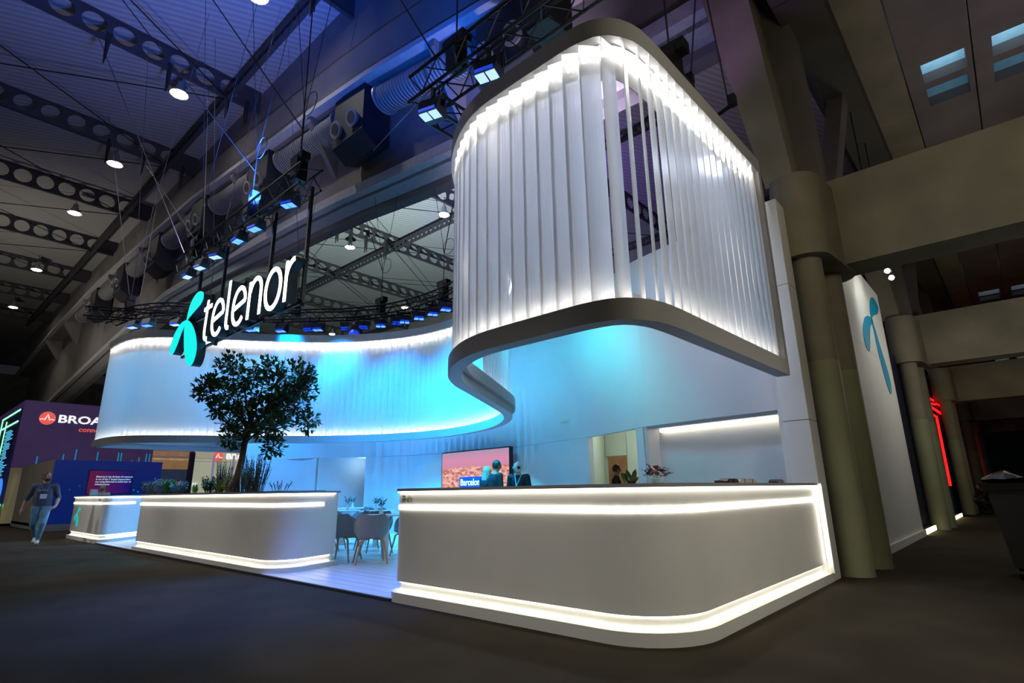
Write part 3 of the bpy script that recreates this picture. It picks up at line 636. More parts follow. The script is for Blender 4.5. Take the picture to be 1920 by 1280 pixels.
def arc(cx, cz, rx, rz, a0, a1, n=14): return [(cx + rx * math.cos(math.radians(a0 + (a1 - a0) * k / n)), cz + rz * math.sin(math.radians(a0 + (a1 - a0) * k / n))) for k in range(n + 1)]
bz = 4.37; xh = .76; wd = .088
def E_(cx): return [[(cx - .27, bz + .36), (cx + .27, bz + .46)] + arc(cx, bz + .43, .275, .345, 8, 180, 14) + arc(cx, bz + .36, .275, .34, 180, 318, 12)]
letter('letter_t', [[(-10.62, 5.30), (-10.65, 4.62)] + arc(-10.50, 4.56, .14, .17, 180, 285, 6), [(-10.80, 5.11), (-10.38, 5.13)]], wd)
letter('letter_e', E_(-9.98), wd)
letter('letter_l', [[(-9.50, 5.45), (-9.50, 4.56)] + arc(-9.38, 4.54, .11, .13, 180, 285, 6)], wd)
letter('letter_e', E_(-8.93), wd)
letter('letter_n', [[(-8.47, 5.14), (-8.47, 4.38)], [(-8.47, 4.90)] + arc(-8.21, 4.88, .235, .27, 165, 0, 12) + [(-7.97, 4.38)]], wd)
letter('letter_o', [arc(-7.48, 4.75, .29, .375, 90, 450, 30)], wd)
letter('letter_r', [[(-6.99, 5.14), (-6.99, 4.38)], [(-6.99, 4.86)] + arc(-6.70, 4.84, .28, .28, 170, 95, 8)], wd)
for x in (-12.05, -10.55, -8.2, -6.78): MB().box(x - .03, x + .03, YS + .2, YS + .26, 4.3, 6.62).build('hanging_pole', black, sg)
for z in (4.38, 5.15): MB().box(-12.1 if z > 5 else -12.6, -6.7, YS + .2, YS + .25, z - .03, z + .02).build('back_rail', black, sg)
# small mark on the reception counter and on wall
sm = thing('counter_propeller_mark', 'small teal propeller mark on the front of the reception counter', 'logo')
tealg = mat('teal_glow_mark', (0, .6, .55), .5, emit=(0, .75, .65), estr=.5)
for P in (Bt, Bl, Bd):
    Q = [(-18.62 + (a + 11.87) * .30, .70 + (b - 5.113) * .30) for a, b in spath(P, 3)]
    MB().prism(Q, .052, .062, axis=1).build('blade', tealg, sm)

# ------------------------------------------------------------------ trusses
def truss(name, label, P, z, s=.3, cell=.32):
    t = thing(name, label, 'truss', (0, 0, 0), 0, 'lighting trusses')
    P = [Vector((p[0], p[1])) for p in P]; N = normals2(P); br = MB(); h = s / 2
    ch = {}
    for a, b in ((-1, -1), (1, -1), (1, 1), (-1, 1)):
        pts = [(p.x + n.x * h * a, p.y + n.y * h * a, z + h * b) for p, n in zip(P, N)]; ch[(a, b)] = pts
        MB().pipe(pts, .025, 6).build('chord', black, t, True)
    K = len(P)
    for i in range(K - 1):
        e = i % 2
        for (A, B) in (((-1, -1), (1, -1)), ((1, -1), (1, 1)), ((1, 1), (-1, 1)), ((-1, 1), (-1, -1))):
            a = ch[A][i if e else i + 1]; b = ch[B][i + 1 if e else i]; br.tube(a, b, .011, n=4, cap=False)
    b = br.build('bracing', black, t); b['kind'] = 'stuff'
    return t
truss('front_truss', 'black lighting truss above the tall corner tower', resample([(.1, .3), (-3.55, .3)], .3), 6.75, .42)
truss('sign_truss', 'black lighting truss carrying the hanging telenor sign', resample([(-6.7, .3), (-13.2, .3)], .32), 6.78, .42)
rp = smooth_path([(-18.9, .1), (-17.6, .35), (-16.4, 1.0), (-15.7, 2.2), (-15.0, 3.4), (-14.0, 4.25), (-12.8, 5.2), (-11.4, 5.8), (-9.8, 5.95), (-8.4, 5.75), (-7.0, 5.2), (-5.9, 4.4)], .3)
truss('curved_truss', 'curved black lighting truss following the canopy, hung with blue lights', rp, 6.65, .3)
truss('cross_truss', 'short black truss at the far left end of the curved truss', resample([(-18.9, -.6), (-17.0, 2.4)], .3), 6.75, .3)
truss('tower_side_truss', 'black truss crossing behind the tower top to the right', resample([(-3.3, .3), (-3.3, 3.4)], .3), 6.45, .3)
0 and truss('tower_rear_truss', 'black truss above the tower, at the top edge of the picture', resample([(-.3, .5), (-.3, 3.9)], .3), 7.2, .3)
bl_em = mat('wash_light_lens_blue', (0, 0, .2), .3, emit=(0.06, 0.2, 1.0), estr=3.0)
bl_dim = mat('dim_blue_glow', (0, 0, .2), .3, emit=(0.01, 0.08, 1.0), estr=.6)
wl_em = mat('wash_light_lens_pale', (.3, .4, .6), .3, emit=(0.4, 0.6, 1.0), estr=1.3)
housing = mat('lamp_housing', (0.01, 0.012, 0.03), .45, var=.2)
def wash(x, y, z, rz, label, lens, tilt=0, head=False, sz=1.0):
    t = thing('stage_light', label, 'stage light', (x, y, z), rz, 'stage lights hanging from the trusses')
    t.scale = (sz, sz, sz)
    MB().box(-.02, .02, -.03, .03, .18, .34).build('clamp', black, t)
    mb = MB(); mb.box(-.2, .2, -.02, .02, .16, .19); mb.box(-.2, -.18, -.02, .02, -.02, .19); mb.box(.18, .2, -.02, .02, -.02, .19); mb.build('yoke', black, t)
    if head:
        b = MB().ball((0, 0, -.1), (.16, .16, .2), 16, 10).build('head', housing, t, True)
        MB().tube((0, -.08, -.2), (0, -.13, -.27), .11, n=16).build('lens', lens, b)
    else:
        b = MB().hexa([(-.15, -.15, -.12), (.15, -.15, -.12), (.15, .12, -.14), (-.15, .12, -.14)], [(-.17, -.1, .1), (.17, -.1, .1), (.17, .1, .1), (-.17, .1, .1)]).build('head', housing, t)
        for s in (-.075, .075): MB().box(s - .062, s + .062, -.13, .03, -.137, -.124).build('lens', lens, b)
        MB().box(-.13, .13, -.165, -.152, -.115, -.075).build('front_glow', bl_dim, b)  # emissive bar stands in for blue light falling on the front lip
ring = [(-17.16, .05), (-16.68, .38), (-16.19, 1.01), (-14.78, 2.78), (-14.38, 3.34), (-13.73, 3.95), (-13.5, 4.4), (-13.0, 4.75), (-12.7, 5.0), (-12.3, 5.15), (-11.9, 5.42), (-11.4, 5.5), (-11.0, 5.73), (-10.5, 5.7), (-10.0, 5.86), (-9.4, 5.75)]
words = ['first', 'second', 'third', 'fourth', 'fifth', 'sixth', 'seventh', 'eighth', 'ninth', 'tenth', 'eleventh', 'twelfth', 'thirteenth', 'fourteenth', 'fifteenth', 'sixteenth']
for i, (x, y) in enumerate(ring):
    x, y = min(((q.x, q.y) for q in rp), key=lambda q: (q[0] - x) ** 2 + (q[1] - y) ** 2)
    wash(x, y, 6.26, math.radians(20 + 3 * i), f'{words[i]} light on the curved truss counting from the left, {"round moving head" if i in (8,) else "blue wash light"}', wl_em if i in (0, 2) else (bl_dim if i == 8 or i in (5, 7, 9, 11) else bl_em), 0, i in (8,), 1.5 if i == 8 else 1.0)
for i, x in enumerate((-12.3, -11.5, -10.6, -9.4, -8.6, -7.2)):
    wash(x, .2, 6.42, .2 * (i % 3), f'{words[i]} spotlight under the sign truss counting from the left', [wl_em, wl_em, wl_em, bl_em, bl_em, bl_em][i], 0, False, .9)
for i, x in enumerate((-3.2, -2.1)):
    wash(x, .25, 6.32, .3, ('rectangular lamp at the left end of the tower truss', 'rectangular lamp in the middle of the tower truss')[i], wl_em, 0, False, 1.0)
# chain hoists with chains and slings
def hoist(x, y, z, label, top=17.9, tx=None, ty=None):
    t = thing('chain_hoist', label, 'hoist', (x, y, z), 0, 'chain hoists on the trusses')
    mb = MB(); mb.box(-.11, .11, -.11, .11, -.28, .2); mb.box(-.22, .22, -.09, .09, .12, .28); mb.build('motor', black, t)
    MB().tube((0, 0, .28), (0, 0, 1.2), .012, n=4).build('chain', blackp, t)
    tx = 0 if tx is None else tx - x; ty = 0 if ty is None else ty - y
    wm_ = mat('steel_wire', (.05, .05, .06), .6, .2)
    for sgn in (-1, 1):
        MB().tube((0, 0, 1.2), (tx + sgn * 1.6, ty + sgn * .5, top - z), .007, n=4).build('sling', wm_, t)
    mb = MB(); mb.pipe([(.25 * math.cos(a) + .2, 0, 1.35 + .25 * math.sin(a)) for a in [2 * PI * k / 14 for k in range(15)]], .008, 4); mb.build('spare_loop', wm_, t)
for i, (x, y) in enumerate(((-16.2, 2.0), (-14.6, 4.1), (-12.5, 5.9), (-9.9, 6.3))): hoist(x, y, 7.0, f'{words[i]} black chain hoist standing on the curved truss from the left')
hoist(-12.4, .3, 7.15, 'black chain hoist at the left end of the sign truss'); hoist(-9.3, .3, 7.15, 'black chain hoist in the middle of the sign truss'); hoist(-7.2, .3, 7.15, 'black chain hoist at the right end of the sign truss')
hoist(-3.0, .5, 7.3, 'black chain hoist left above the tower'); hoist(-.35, 1.75, 6.3, 'black chain hoist behind the right side of the tower top', 9.4)
hoist(-18.4, .4, 7.1, 'black chain hoist at the far left truss corner')
# tall cabinets behind the tower's top (speaker arrays)
for i, (x, y, z0, z1) in enumerate(((-.5, 2.1, 5.85, 6.35), (-1.6, .9, 7.0, 8.2))):
    t = thing('speaker_cabinet', ('black box hanging just behind the right rim of the tower', 'black box hanging over the tower truss')[i], 'speaker', (x, y, z0))
    MB().box(-.2, .2, -.25, .25, 0, z1 - z0).build('cabinet', blackp, t); MB().box(-.18, .18, -.26, -.25, .03, z1 - z0 - .03).build('grille', black, t)
# rods with small lamps poking out to the right of the tower
for i, (p, q) in enumerate((((-1.9, 3.0, 6.55), (-.6, 3.0, 6.98)), ((-.9, 3.0, 6.05), (-.05, 3.0, 6.3)))):
    t = thing('boom_arm', ('upper black boom arm sticking out right of the tower', 'lower black boom arm sticking out right of the tower')[i], 'boom')
    MB().tube(p, q, .028, n=8).build('rod', black, t, True); MB().box(q[0] - .05, q[0] + .05, q[1] - .05, q[1] + .05, q[2] - .02, q[2] + .14).build('clamp', black, t)
# free rigging wires
wm_ = mat('steel_wire', (.05, .05, .06), .6, .2)
WL = ['from the left sign truss end to the first holed beam', 'from above the propeller mark up to the front of the roof', 'from the middle of the sign truss to the top picture edge', 'from the right end of the sign truss to the top picture edge', 'slanting from the tower truss down-left across the girder', 'rising steeply just left of the tower top',
      'crossing diagonally near the top edge over the girder', 'hanging vertical in front of the big nozzle box', 'rising from the far left truss corner', 'leaning right from the far left truss corner', 'over the left half of the curved truss', 'from the rightmost curved-truss hoist',
      'from the third curved-truss hoist to the holed beam', 'from the leftmost hoist of the curved truss', 'hanging from the lower boom arm right of the tower', 'hanging from the upper boom arm right of the tower']
wires = [((-12.0, .3, 7.2), (-20.9, 2.4, 17.9)), ((-13.0, .3, 7.0), (-20.9, -1.5, 17.9)), ((-9.3, .3, 8.0), (-16, -4, 18)), ((-7.2, .3, 8.0), (-13.2, -3, 18)), ((-3.4, .4, 6.9), (-10.5, 4.0, 10.9)), ((-3.2, .3, 7.2), (-5.4, -.6, 12)),
         ((-5.2, .3, 9.8), (-12, -3, 18)), ((-7.2, .3, 6.9), (-7.4, .3, 14.6)), ((-18.4, .4, 7.2), (-26, 0, 17.9)), ((-18.2, .6, 7.2), (-28.6, 3, 17.9)), ((-14.5, 4, 8), (-20.9, 11, 17.9)), ((-9.9, 6.3, 8.2), (-15, 12, 18)),
         ((-12.5, 5.9, 8.2), (-20.9, 9, 17.9)), ((-16.2, 2, 8.2), (-28.6, 2, 17.9)), ((-.1, 3, 6.3), (-.3, 3.1, 9.5)), ((-.6, 3, 6.95), (-.4, 3.4, 9.5))]
for i, (a, b) in enumerate(wires):
    tag(MB().tube(a, b, .013, n=4).build('rigging_wire', wm_), 'thin steel wire ' + WL[i], 'wire', 'rigging wires')
# black straps wrapped round the cellular beams
_w = ['first', 'second', 'third', 'fourth', 'fifth', 'sixth', 'seventh', 'eighth']
SLB = [f'{_w[k]} black fabric sling along the nearest holed beam in the front bay' for k in range(4)] + [f'{_w[k]} black fabric sling along the next holed beam leftwards in the front bay' for k in range(3)] + [f'{_w[k]} black sling on the holed beam seen beneath the girder' for k in (0, 2, 3, 4, 1)] + ['black fabric sling at the top edge near the girder']
sb = mat('black_sling', (.01, .01, .012), .8)
for i, (x, y) in enumerate([(-20.9, -1.2), (-20.9, .9), (-20.9, 3.2), (-20.9, 4.0), (-28.6, .6), (-28.6, 2.1), (-28.6, 3.9), (-28.6, 8.5), (-28.6, 14.2), (-28.6, 15.4), (-28.6, 17.0), (-28.6, 13.2), (-13.2, 3.0)]):
    t = thing('beam_sling', SLB[i], 'sling', (x, y, 17.95), 0, 'slings on the roof beams')
    for s in (-.12, .14): MB().hexa([(s - .03, -.02, -.95), (s + .03, -.02, -.95), (s + .03, .02, -.95), (s - .03, .02, -.95)], [(-.05 + s * .2, -.09, .3), (.05 + s * .2, -.09, .3), (.05 + s * .2, .09, .3), (-.05 + s * .2, .09, .3)]).build('strap', sb, t)

# ------------------------------------------------------------------ neighbouring stand on the left
navy = mat('navy_print', (0.0, 0.006, 0.10), .5, emit=(0.0, .012, .16), estr=.55)
purp = mat('purple_print', (0.055, 0.03, 0.10), .5, var=.25, scale=.4, emit=(.10, .05, .17), estr=.22)
beige = mat('beige_panel', (0.30, 0.27, 0.22), .7, var=.05)
NB = struct('wall_left')
MB().box(-31, -24.33, .24, 3.74, .22, 2.5).build('navy_box', navy, NB)
MB().box(-24.33, -24.315, .24, 3.74, .22, 2.5).build('navy_front', navy, NB)
MB().box(-30.9, -24.31, .2, .24, .12, 2.5).build('beige_side', beige, NB)
MB().box(-31, -24.25, .2, 3.78, 0, .22).build('plinth', white_rim, NB)
MB().box(-40, -31, -.17, 12, 2.47, 5.45).build('purple_header', purp, NB)
MB().box(-34, -31.6, -.1, .3, .1, 2.46).build('beige_pier', beige, NB)
MB().box(-31.6, -31.3, -.12, .6, .1, 2.46).build('pier_edge', mat('pale_yellow_panel', (.55, .48, .26), .6, emit=(.5, .42, .2), estr=.12), NB)
MB().box(-31.3, -31.0, 3.7, 6.95, 0, 2.47).build('navy_lower_wall', mat('dusk_print', (.02, .03, .06), .5, var=.2, scale=.5, emit=(.03, .05, .1), estr=.4), NB)
MB().box(-31.05, -30.8, 6.9, 7.15, 0, 3.4).build('dark_post', mat('navy_post', (.01, .01, .04), .5), NB)
def city_mat(name, base, hi, st):
    m = mat(name, base, .5); nt = m.node_tree; b = nt.nodes['Principled BSDF']
    tc = nt.nodes.new('ShaderNodeTexCoord'); br = nt.nodes.new('ShaderNodeTexBrick'); br.inputs['Scale'].default_value = 3.2; br.inputs['Color1'].default_value = (*hi, 1); br.inputs['Color2'].default_value = (*base, 1); br.inputs['Mortar'].default_value = (*[c * .5 for c in base], 1)
    br.inputs['Brick Width'].default_value = .35; br.inputs['Row Height'].default_value = .22
    n = nt.nodes.new('ShaderNodeTexNoise'); n.inputs['Scale'].default_value = 3; mx = nt.nodes.new('ShaderNodeMix'); mx.data_type = 'RGBA'
    mp = nt.nodes.new('ShaderNodeMapping'); mp.inputs['Rotation'].default_value = (PI / 2, 0, PI / 2)
    nt.links.new(tc.outputs['Object'], mp.inputs[0]); nt.links.new(mp.outputs[0], br.inputs['Vector']); nt.links.new(tc.outputs['Object'], n.inputs['Vector'])
    nt.links.new(n.outputs['Fac'], mx.inputs[0]); nt.links.new(br.outputs['Color'], mx.inputs[6]); mx.inputs[7].default_value = (*base, 1)
    nt.links.new(mx.outputs[2], b.inputs['Emission Color']); nt.links.new(mx.outputs[2], b.inputs['Base Color']); b.inputs['Emission Strength'].default_value = st; return m
MB().box(-31.02, -30.97, 5.2, 6.95, 2.95, 3.5).build('city_screen', city_mat('city_night_print', (.16, .09, .06), (.75, .5, .25), .8), NB)
MB().box(-31.02, -30.97, 5.2, 6.95, 2.5, 2.95).build('harbour_screen', mat('harbour_print', (.15, .1, .06), .5, var=.9, scale=1.2, emit=(.35, .2, .08), estr=.5), NB)
MB().box(-31.0, -30.95, 7.15, 12, 2.9, 3.7).build('pale_city_screen', city_mat('pale_city_print', (.38, .36, .26), (.7, .68, .55), .62), NB)
MB().box(-31.0, -30.95, 7.15, 12, .2, 2.9).build('pale_panel', mat('pale_green_print', (.5, .52, .4), .5, emit=(.42, .44, .32), estr=.62), NB)
for y in (8.15, 9.2): MB().box(-30.94, -30.9, y - .06, y + .06, .2, 3.3).build('mullion', mat('lilac_post', (.3, .28, .4), .5, emit=(.3, .28, .42), estr=.5), NB)
cyl = mat('cyan_line_print', (0, .2, .3), .5, emit=(0.0, .22, .42), estr=.8)
for i, (y, h) in enumerate(((.62, .22), (1.55, .35), (2.0, .6), (2.85, .5), (3.7, .5), (3.82, .5), (4.3, .15), (4.9, .5), (5.05, .5), (4.6, .3), (5.6, .45), (5.3, .25))):
    MB().box(-30.995, -30.985, y, y + .045, 2.5, 2.5 + h + .25).build('printed_line', cyl, NB)
sgb = thing('neighbour_sign', 'white BROADCOM lettering with a round red pulse emblem on the purple stand header', 'sign')
wt = mat('white_lit_letters', (.9, .9, .9), .5, emit=(1, 1, 1), estr=.85); redm = mat('red_emblem', (.8, .1, .08), .5, emit=(.9, .12, .09), estr=.75)
RX = (PI / 2, 0, PI / 2)
text('lettering', 'BROADCOM', .50, wt, (-30.985, 1.10, 4.54), RX, .01, sgb, bold=.012, sx=1.28)
text('lettering', 'connecting everything', .30, redm, (-30.985, 1.95, 4.17), RX, .01, sgb, bold=.004, sx=1.1)
MB().tube((-31.0, .72, 4.70), (-30.98, .72, 4.70), .30, n=28).build('emblem_disc', redm, sgb)
pulse = [(.45, 4.62), (.56, 4.66), (.63, 4.62), (.67, 4.74), (.72, 4.88), (.77, 4.72), (.80, 4.62), (.88, 4.66), (.99, 4.62)]
MB().pipe([(-30.975, a, b) for a, b in pulse], .02, 6).build('emblem_line', wt, sgb)
sg2 = thing('neighbour_sign', 'second round red emblem with white letters above the pale screen, seen under the canopy', 'sign')
text('lettering', 'BROADCOM', .42, wt, (-30.93, 8.78, 3.10), RX, .01, sg2, bold=.014, sx=1.25)
MB().tube((-30.96, 8.35, 3.22), (-30.93, 8.35, 3.22), .27, n=24).build('emblem_disc', redm, sg2)
MB().pipe([(-30.925, 8.35 + (a - .72) * .9, 3.22 + (b - 4.70) * .9) for a, b in pulse], .02, 6).build('emblem_line', wt, sg2)
sg3 = thing('neighbour_sign', 'small low red emblem with white letters behind the planter plants', 'sign')
MB().tube((-30.9, 6.6, 1.72), (-30.86, 6.6, 1.72), .13, n=20).build('emblem_disc', redm, sg3)
text('lettering', 'BR', .26, wt, (-30.86, 7.2, 1.62), RX, .01, sg3, bold=.006)
# screen on the navy box
scr = thing('wall_screen', 'wall screen with white text about Ethernet on the navy box', 'screen')
MB().box(-24.315, -24.27, 1.30, 2.76, 1.25, 2.15).build('bezel', blackp, scr)
def grad(name, a, b, st, axis='Y', lo=1.3, hi=2.76):
    m = mat(name, a, .4); nt = m.node_tree; bs = nt.nodes['Principled BSDF']; tc = nt.nodes.new('ShaderNodeTexCoord'); sp_ = nt.nodes.new('ShaderNodeSeparateXYZ'); mr = nt.nodes.new('ShaderNodeMapRange'); r = nt.nodes.new('ShaderNodeValToRGB')
    mr.inputs['From Min'].default_value = lo; mr.inputs['From Max'].default_value = hi
    nt.links.new(tc.outputs['Object'], sp_.inputs[0]); nt.links.new(sp_.outputs[axis], mr.inputs['Value']); nt.links.new(mr.outputs[0], r.inputs['Fac'])
    r.color_ramp.elements[0].color = (*a, 1); r.color_ramp.elements[1].color = (*b, 1); nt.links.new(r.outputs['Color'], bs.inputs['Emission Color']); bs.inputs['Emission Strength'].default_value = st; bs.inputs['Base Color'].default_value = (0, 0, 0, 1); return m
MB().box(-24.27, -24.265, 1.33, 2.73, 1.28, 2.12).build('display', grad('ethernet_display', (.10, .0, .035), (.0, .0, .14), 1.0), scr)
cyw = mat('pale_cyan_text', (.5, .9, .9), .5, emit=(.5, .9, .95), estr=.8)
for k, ln in enumerate(('Ethernet is the de facto AI network:', '6 out of the 7 largest hyperscalers', 'are using Ethernet to build their AI', 'infrastructure.')):
    text('caption_line', ln, .082, cyw, (-24.262, 1.55, 1.88 - .095 * k), RX, .001, scr, bold=.001)['kind'] = 'stuff'
for k in range(9):
    random.seed(k); y = .4 + random.random() * 3.1; z = .5 + random.random() * 1.1; r = random.choice((.02, .03, .06))
    MB().tube((-24.316, y, z), (-24.305, y, z), r, n=12).build('printed_dot', cyl, NB)
# tall side screen with green light lines
ss = thing('side_screen', 'tall dark screen framed by green light lines at the far left edge', 'screen')
MB().box(-36.5, -31.2, -.24, -.18, .9, 5.1).build('panel', grad('data_display', (.005, .01, .05), (.002, .002, .01), 1, 'Z', .8, 3.2), ss)
gm = mat('green_neon', (0, 1, .4), .5, emit=(.25, 1, .45), estr=2.2); cb = mat('cyan_data', (0, .6, .9), .5, emit=(.1, .6, .95), estr=.9)
for (x0, x1, z0, z1) in ((-36.5, -31.2, 5.0, 5.06), (-36.5, -31.2, 4.48, 4.54), (-36.5, -36.4, .9, 5.0), (-34.9, -34.83, .9, 4.8), (-36.5, -31.2, .85, .92)): MB().box(x0, x1, -.27, -.24, z0, z1).build('light_line', gm, ss)
random.seed(5)
for k in range(26):
    z = 4.2 - k * .085; x = -34.4 + (k % 2) * .3
    MB().box(x, x + .8 + random.random() * 1.4, -.25, -.241, z, z + .045).build('data_line', cb, ss)
MB().ball((-32.6, -.245, 1.5), (.9, .005, .55), 20, 12).build('data_glow', mat('blue_glow_shape', (0, .1, .6), .5, emit=(.05, .25, 1), estr=1.0), ss)

# ------------------------------------------------------------------ stands behind the side wall on the right
RB = struct('wall_right')
nvy = mat('navy_wall', (.004, .006, .035), .6, var=.2)
MB().box(-.6, -.12, 12.8, 15.6, 0, 4.7).build('navy_return', nvy, RB)
MB().box(-.9, -.45, 15.6, 23, 0, 6.0).build('blue_wall', mat('blue_wall', (.004, .03, .12), .6), RB)
tealw = mat('teal_wall', (.0, .14, .22), .6)
MB().box(-.8, -.42, 23, 24.4, 0, 5.6).build('teal_wall', tealw, RB); MB().box(-.8, -.42, 26.9, 27.6, 0, 5.6).build('teal_wall', tealw, RB); MB().box(-.8, -.42, 23, 36, 4.9, 5.6).build('teal_wall', tealw, RB)
MB().box(-.8, -.42, 36, 47, 0, 6.6).build('teal_wall', tealw, RB)
MB().box(-.85, -.5, 24.4, 36, 0, 4.9).build('purple_panel', mat('deep_purple', (.03, .0, .06), .6), RB)
red = mat('red_neon', (1, 0, 0), .5, emit=(1, .01, .01), estr=2)
rp_ = thing('red_neon_frame', 'angular red neon frame on the dark stand between the far columns', 'neon')
for pts in ([(24.6, 4.62), (27.6, 4.83), (30.2, 4.78)], [(24.7, 4.42), (27.4, 4.66)], [(24.7, 4.3), (29.9, 4.42)], [(24.6, 3.97), (26.55, 4.03), (26.2, 1.1)], [(40.9, 5.61), (45.0, 5.8), (44.5, .7)]):
    MB().pipe([(-.38, a, b) for a, b in pts], .05, 8).build('neon_tube', red, rp_, True)
lowem = mat('warm_step_light', (1, .9, .6), .5, emit=(1, .85, .45), estr=3.5)
for i, (ya, yb) in enumerate(((12.85, 14.7), (17.6, 22.8))):
    t = thing('step_light', ('glowing platform edge just past the white side wall', 'glowing platform edge between the second and third columns')[i], 'light', (0, 0, 0), 0, 'glowing platform edges')
    MB().box(.03, .06, ya, yb, .02, .13).build('diffuser', lowem, t); MB().box(-.1, .03, ya, yb, 0, .14).build('platform', dark, t)
t = thing('triple_floodlight', 'three star-bright floodlights hanging beside the upper end of the white side wall', 'floodlight')
fe = mat('flood_glow', (1, 1, 1), .5, emit=(1, 1, .8), estr=40)
for x, y, z in ((.6, 9.43, 5.71), (.6, 10.08, 5.73), (.6, 10.6, 5.72)):
    b = MB().box(x - .05, x + .07, y - .06, y + .06, z - .02, z + .1).build('lamp_head', black, t); MB().ball((x, y - .05, z - .02), .055, 12, 8).build('bulb', fe, b, True)
MB().box(.56, .62, 9.2, 10.9, 5.82, 5.86).build('mounting_bar', black, t)
for x, y in ((.59, 9.25), (.59, 10.85)): MB().box(x - .01, x + .01, y, y + .02, 5.86, 9.7).build('drop_rod', black, t)
# black cart at the right edge
t = thing('covered_cart', 'black wheeled cart with plastic sheet on top at the right picture edge', 'cart', (2.02, 5.95, 0))
MB().hexa([(-.3, -.35, .14), (.4, -.35, .14), (.4, .5, .14), (-.3, .5, .14)], [(-.4, -.42, 1.08), (.5, -.42, 1.08), (.5, .6, 1.08), (-.4, .6, 1.08)]).build('bin_body', blackp, t)
MB().box(-.46, .56, -.48, .66, 1.08, 1.16).build('rim', black, t)
mb = MB(); random.seed(9); n = 9; v = []; f = []
for a in range(n):
    for b in range(n): v.append((-.44 + a * .122, -.46 + b * .137, 1.17 + .07 * random.random() + .1 * math.sin(a * .8) * math.sin(b * .6)))
for a in range(n - 1):
    for b in range(n - 1): f.append((a * n + b, (a + 1) * n + b, (a + 1) * n + b + 1, a * n + b + 1))
mb.add(v, f); mb.build('plastic_sheet', mat('black_plastic_sheet', (.02, .02, .02), .2), t)
for x in (-.24, .34):
    for y in (-.28, .42): MB().tube((x - .03, y, .07), (x + .03, y, .07), .07, n=14).build('wheel', black, t)

# ------------------------------------------------------------------ TV on the back wall
tv = thing('video_wall', 'large screen on the blue wall showing a pink Barcelona skyline', 'screen')
def at_tv(u, o, z):  # u along the screen from its left end, o out of the wall
    a = Vector((-9.86, 6.40)); d = Vector((-7.12, 6.14)) - a; d.normalize(); n = Vector((d.y, -d.x)); q = a + d * u + n * o; return (q.x, q.y, z)
def tvbox(u0, u1, o0, o1, z0, z1): return MB().hexa([at_tv(u0, o1, z0), at_tv(u1, o1, z0), at_tv(u1, o0, z0), at_tv(u0, o0, z0)], [at_tv(u0, o1, z1), at_tv(u1, o1, z1), at_tv(u1, o0, z1), at_tv(u0, o0, z1)])
tvbox(-.02, 2.77, -.05, .06, .62, 2.20).build('bezel', blackp, tv)
def tvmat():
    m = bpy.data.materials.new('skyline_video'); m.use_nodes = True; nt = m.node_tree; b = nt.nodes['Principled BSDF']; L = nt.links
    tc = nt.nodes.new('ShaderNodeTexCoord'); sp_ = nt.nodes.new('ShaderNodeSeparateXYZ'); L.new(tc.outputs['Object'], sp_.inputs[0])
    mr = nt.nodes.new('ShaderNodeMapRange'); mr.inputs['From Min'].default_value = 1.78; mr.inputs['From Max'].default_value = 2.18; L.new(sp_.outputs['Z'], mr.inputs['Value'])
    r = nt.nodes.new('ShaderNodeValToRGB'); e = r.color_ramp.elements; e[0].color = (.66, .26, .38, 1); e[1].color = (.42, .30, .44, 1); x = e.new(.4); x.color = (.72, .27, .42, 1); L.new(mr.outputs[0], r.inputs['Fac'])
    mp = nt.nodes.new('ShaderNodeMapping'); mp.inputs['Scale'].default_value = (1, 1, 2.2); L.new(tc.outputs['Object'], mp.inputs[0])
    vo = nt.nodes.new('ShaderNodeTexVoronoi'); vo.inputs['Scale'].default_value = 11; L.new(mp.outputs[0], vo.inputs['Vector'])
    r2 = nt.nodes.new('ShaderNodeValToRGB'); e = r2.color_ramp.elements; e[0].color = (.38, .10, .10, 1); e[1].color = (1, .62, .42, 1); x = e.new(.5); x.color = (.85, .36, .27, 1)
    sc2 = nt.nodes.new('ShaderNodeSeparateColor'); L.new(vo.outputs['Color'], sc2.inputs[0]); L.new(sc2.outputs[0], r2.inputs['Fac'])
    n = nt.nodes.new('ShaderNodeTexNoise'); n.inputs['Scale'].default_value = 5; L.new(tc.outputs['Object'], n.inputs['Vector'])
    ad = nt.nodes.new('ShaderNodeMath'); ad.operation = 'MULTIPLY_ADD'; ad.inputs[1].default_value = .06; L.new(n.outputs['Fac'], ad.inputs[0]); ad.inputs[2].default_value = 1.74
    gt = nt.nodes.new('ShaderNodeMath'); gt.operation = 'GREATER_THAN'; L.new(sp_.outputs['Z'], gt.inputs[0]); L.new(ad.outputs[0], gt.inputs[1])
    mx = nt.nodes.new('ShaderNodeMix'); mx.data_type = 'RGBA'; L.new(gt.outputs[0], mx.inputs[0]); L.new(r2.outputs[0], mx.inputs[6]); L.new(r.outputs[0], mx.inputs[7])
    b.inputs['Base Color'].default_value = (0, 0, 0, 1); L.new(mx.outputs[2], b.inputs['Emission Color']); b.inputs['Emission Strength'].default_value = .95; return m
tvbox(.01, 2.74, .06, .065, .65, 2.17).build('display', tvmat(), tv)
tvbox(.80, 1.95, .066, .07, 1.24, 1.52).build('caption_plate', mat('caption_blue', (0, .03, .4), .5, emit=(.0, .06, .55), estr=1), tv)
a0 = at_tv(.84, .072, 1.31); ang = math.atan2(-.26, 2.74)
text('caption', 'Barcelona', .23, wt, a0, (PI / 2, 0, ang), .001, tv, bold=.004)

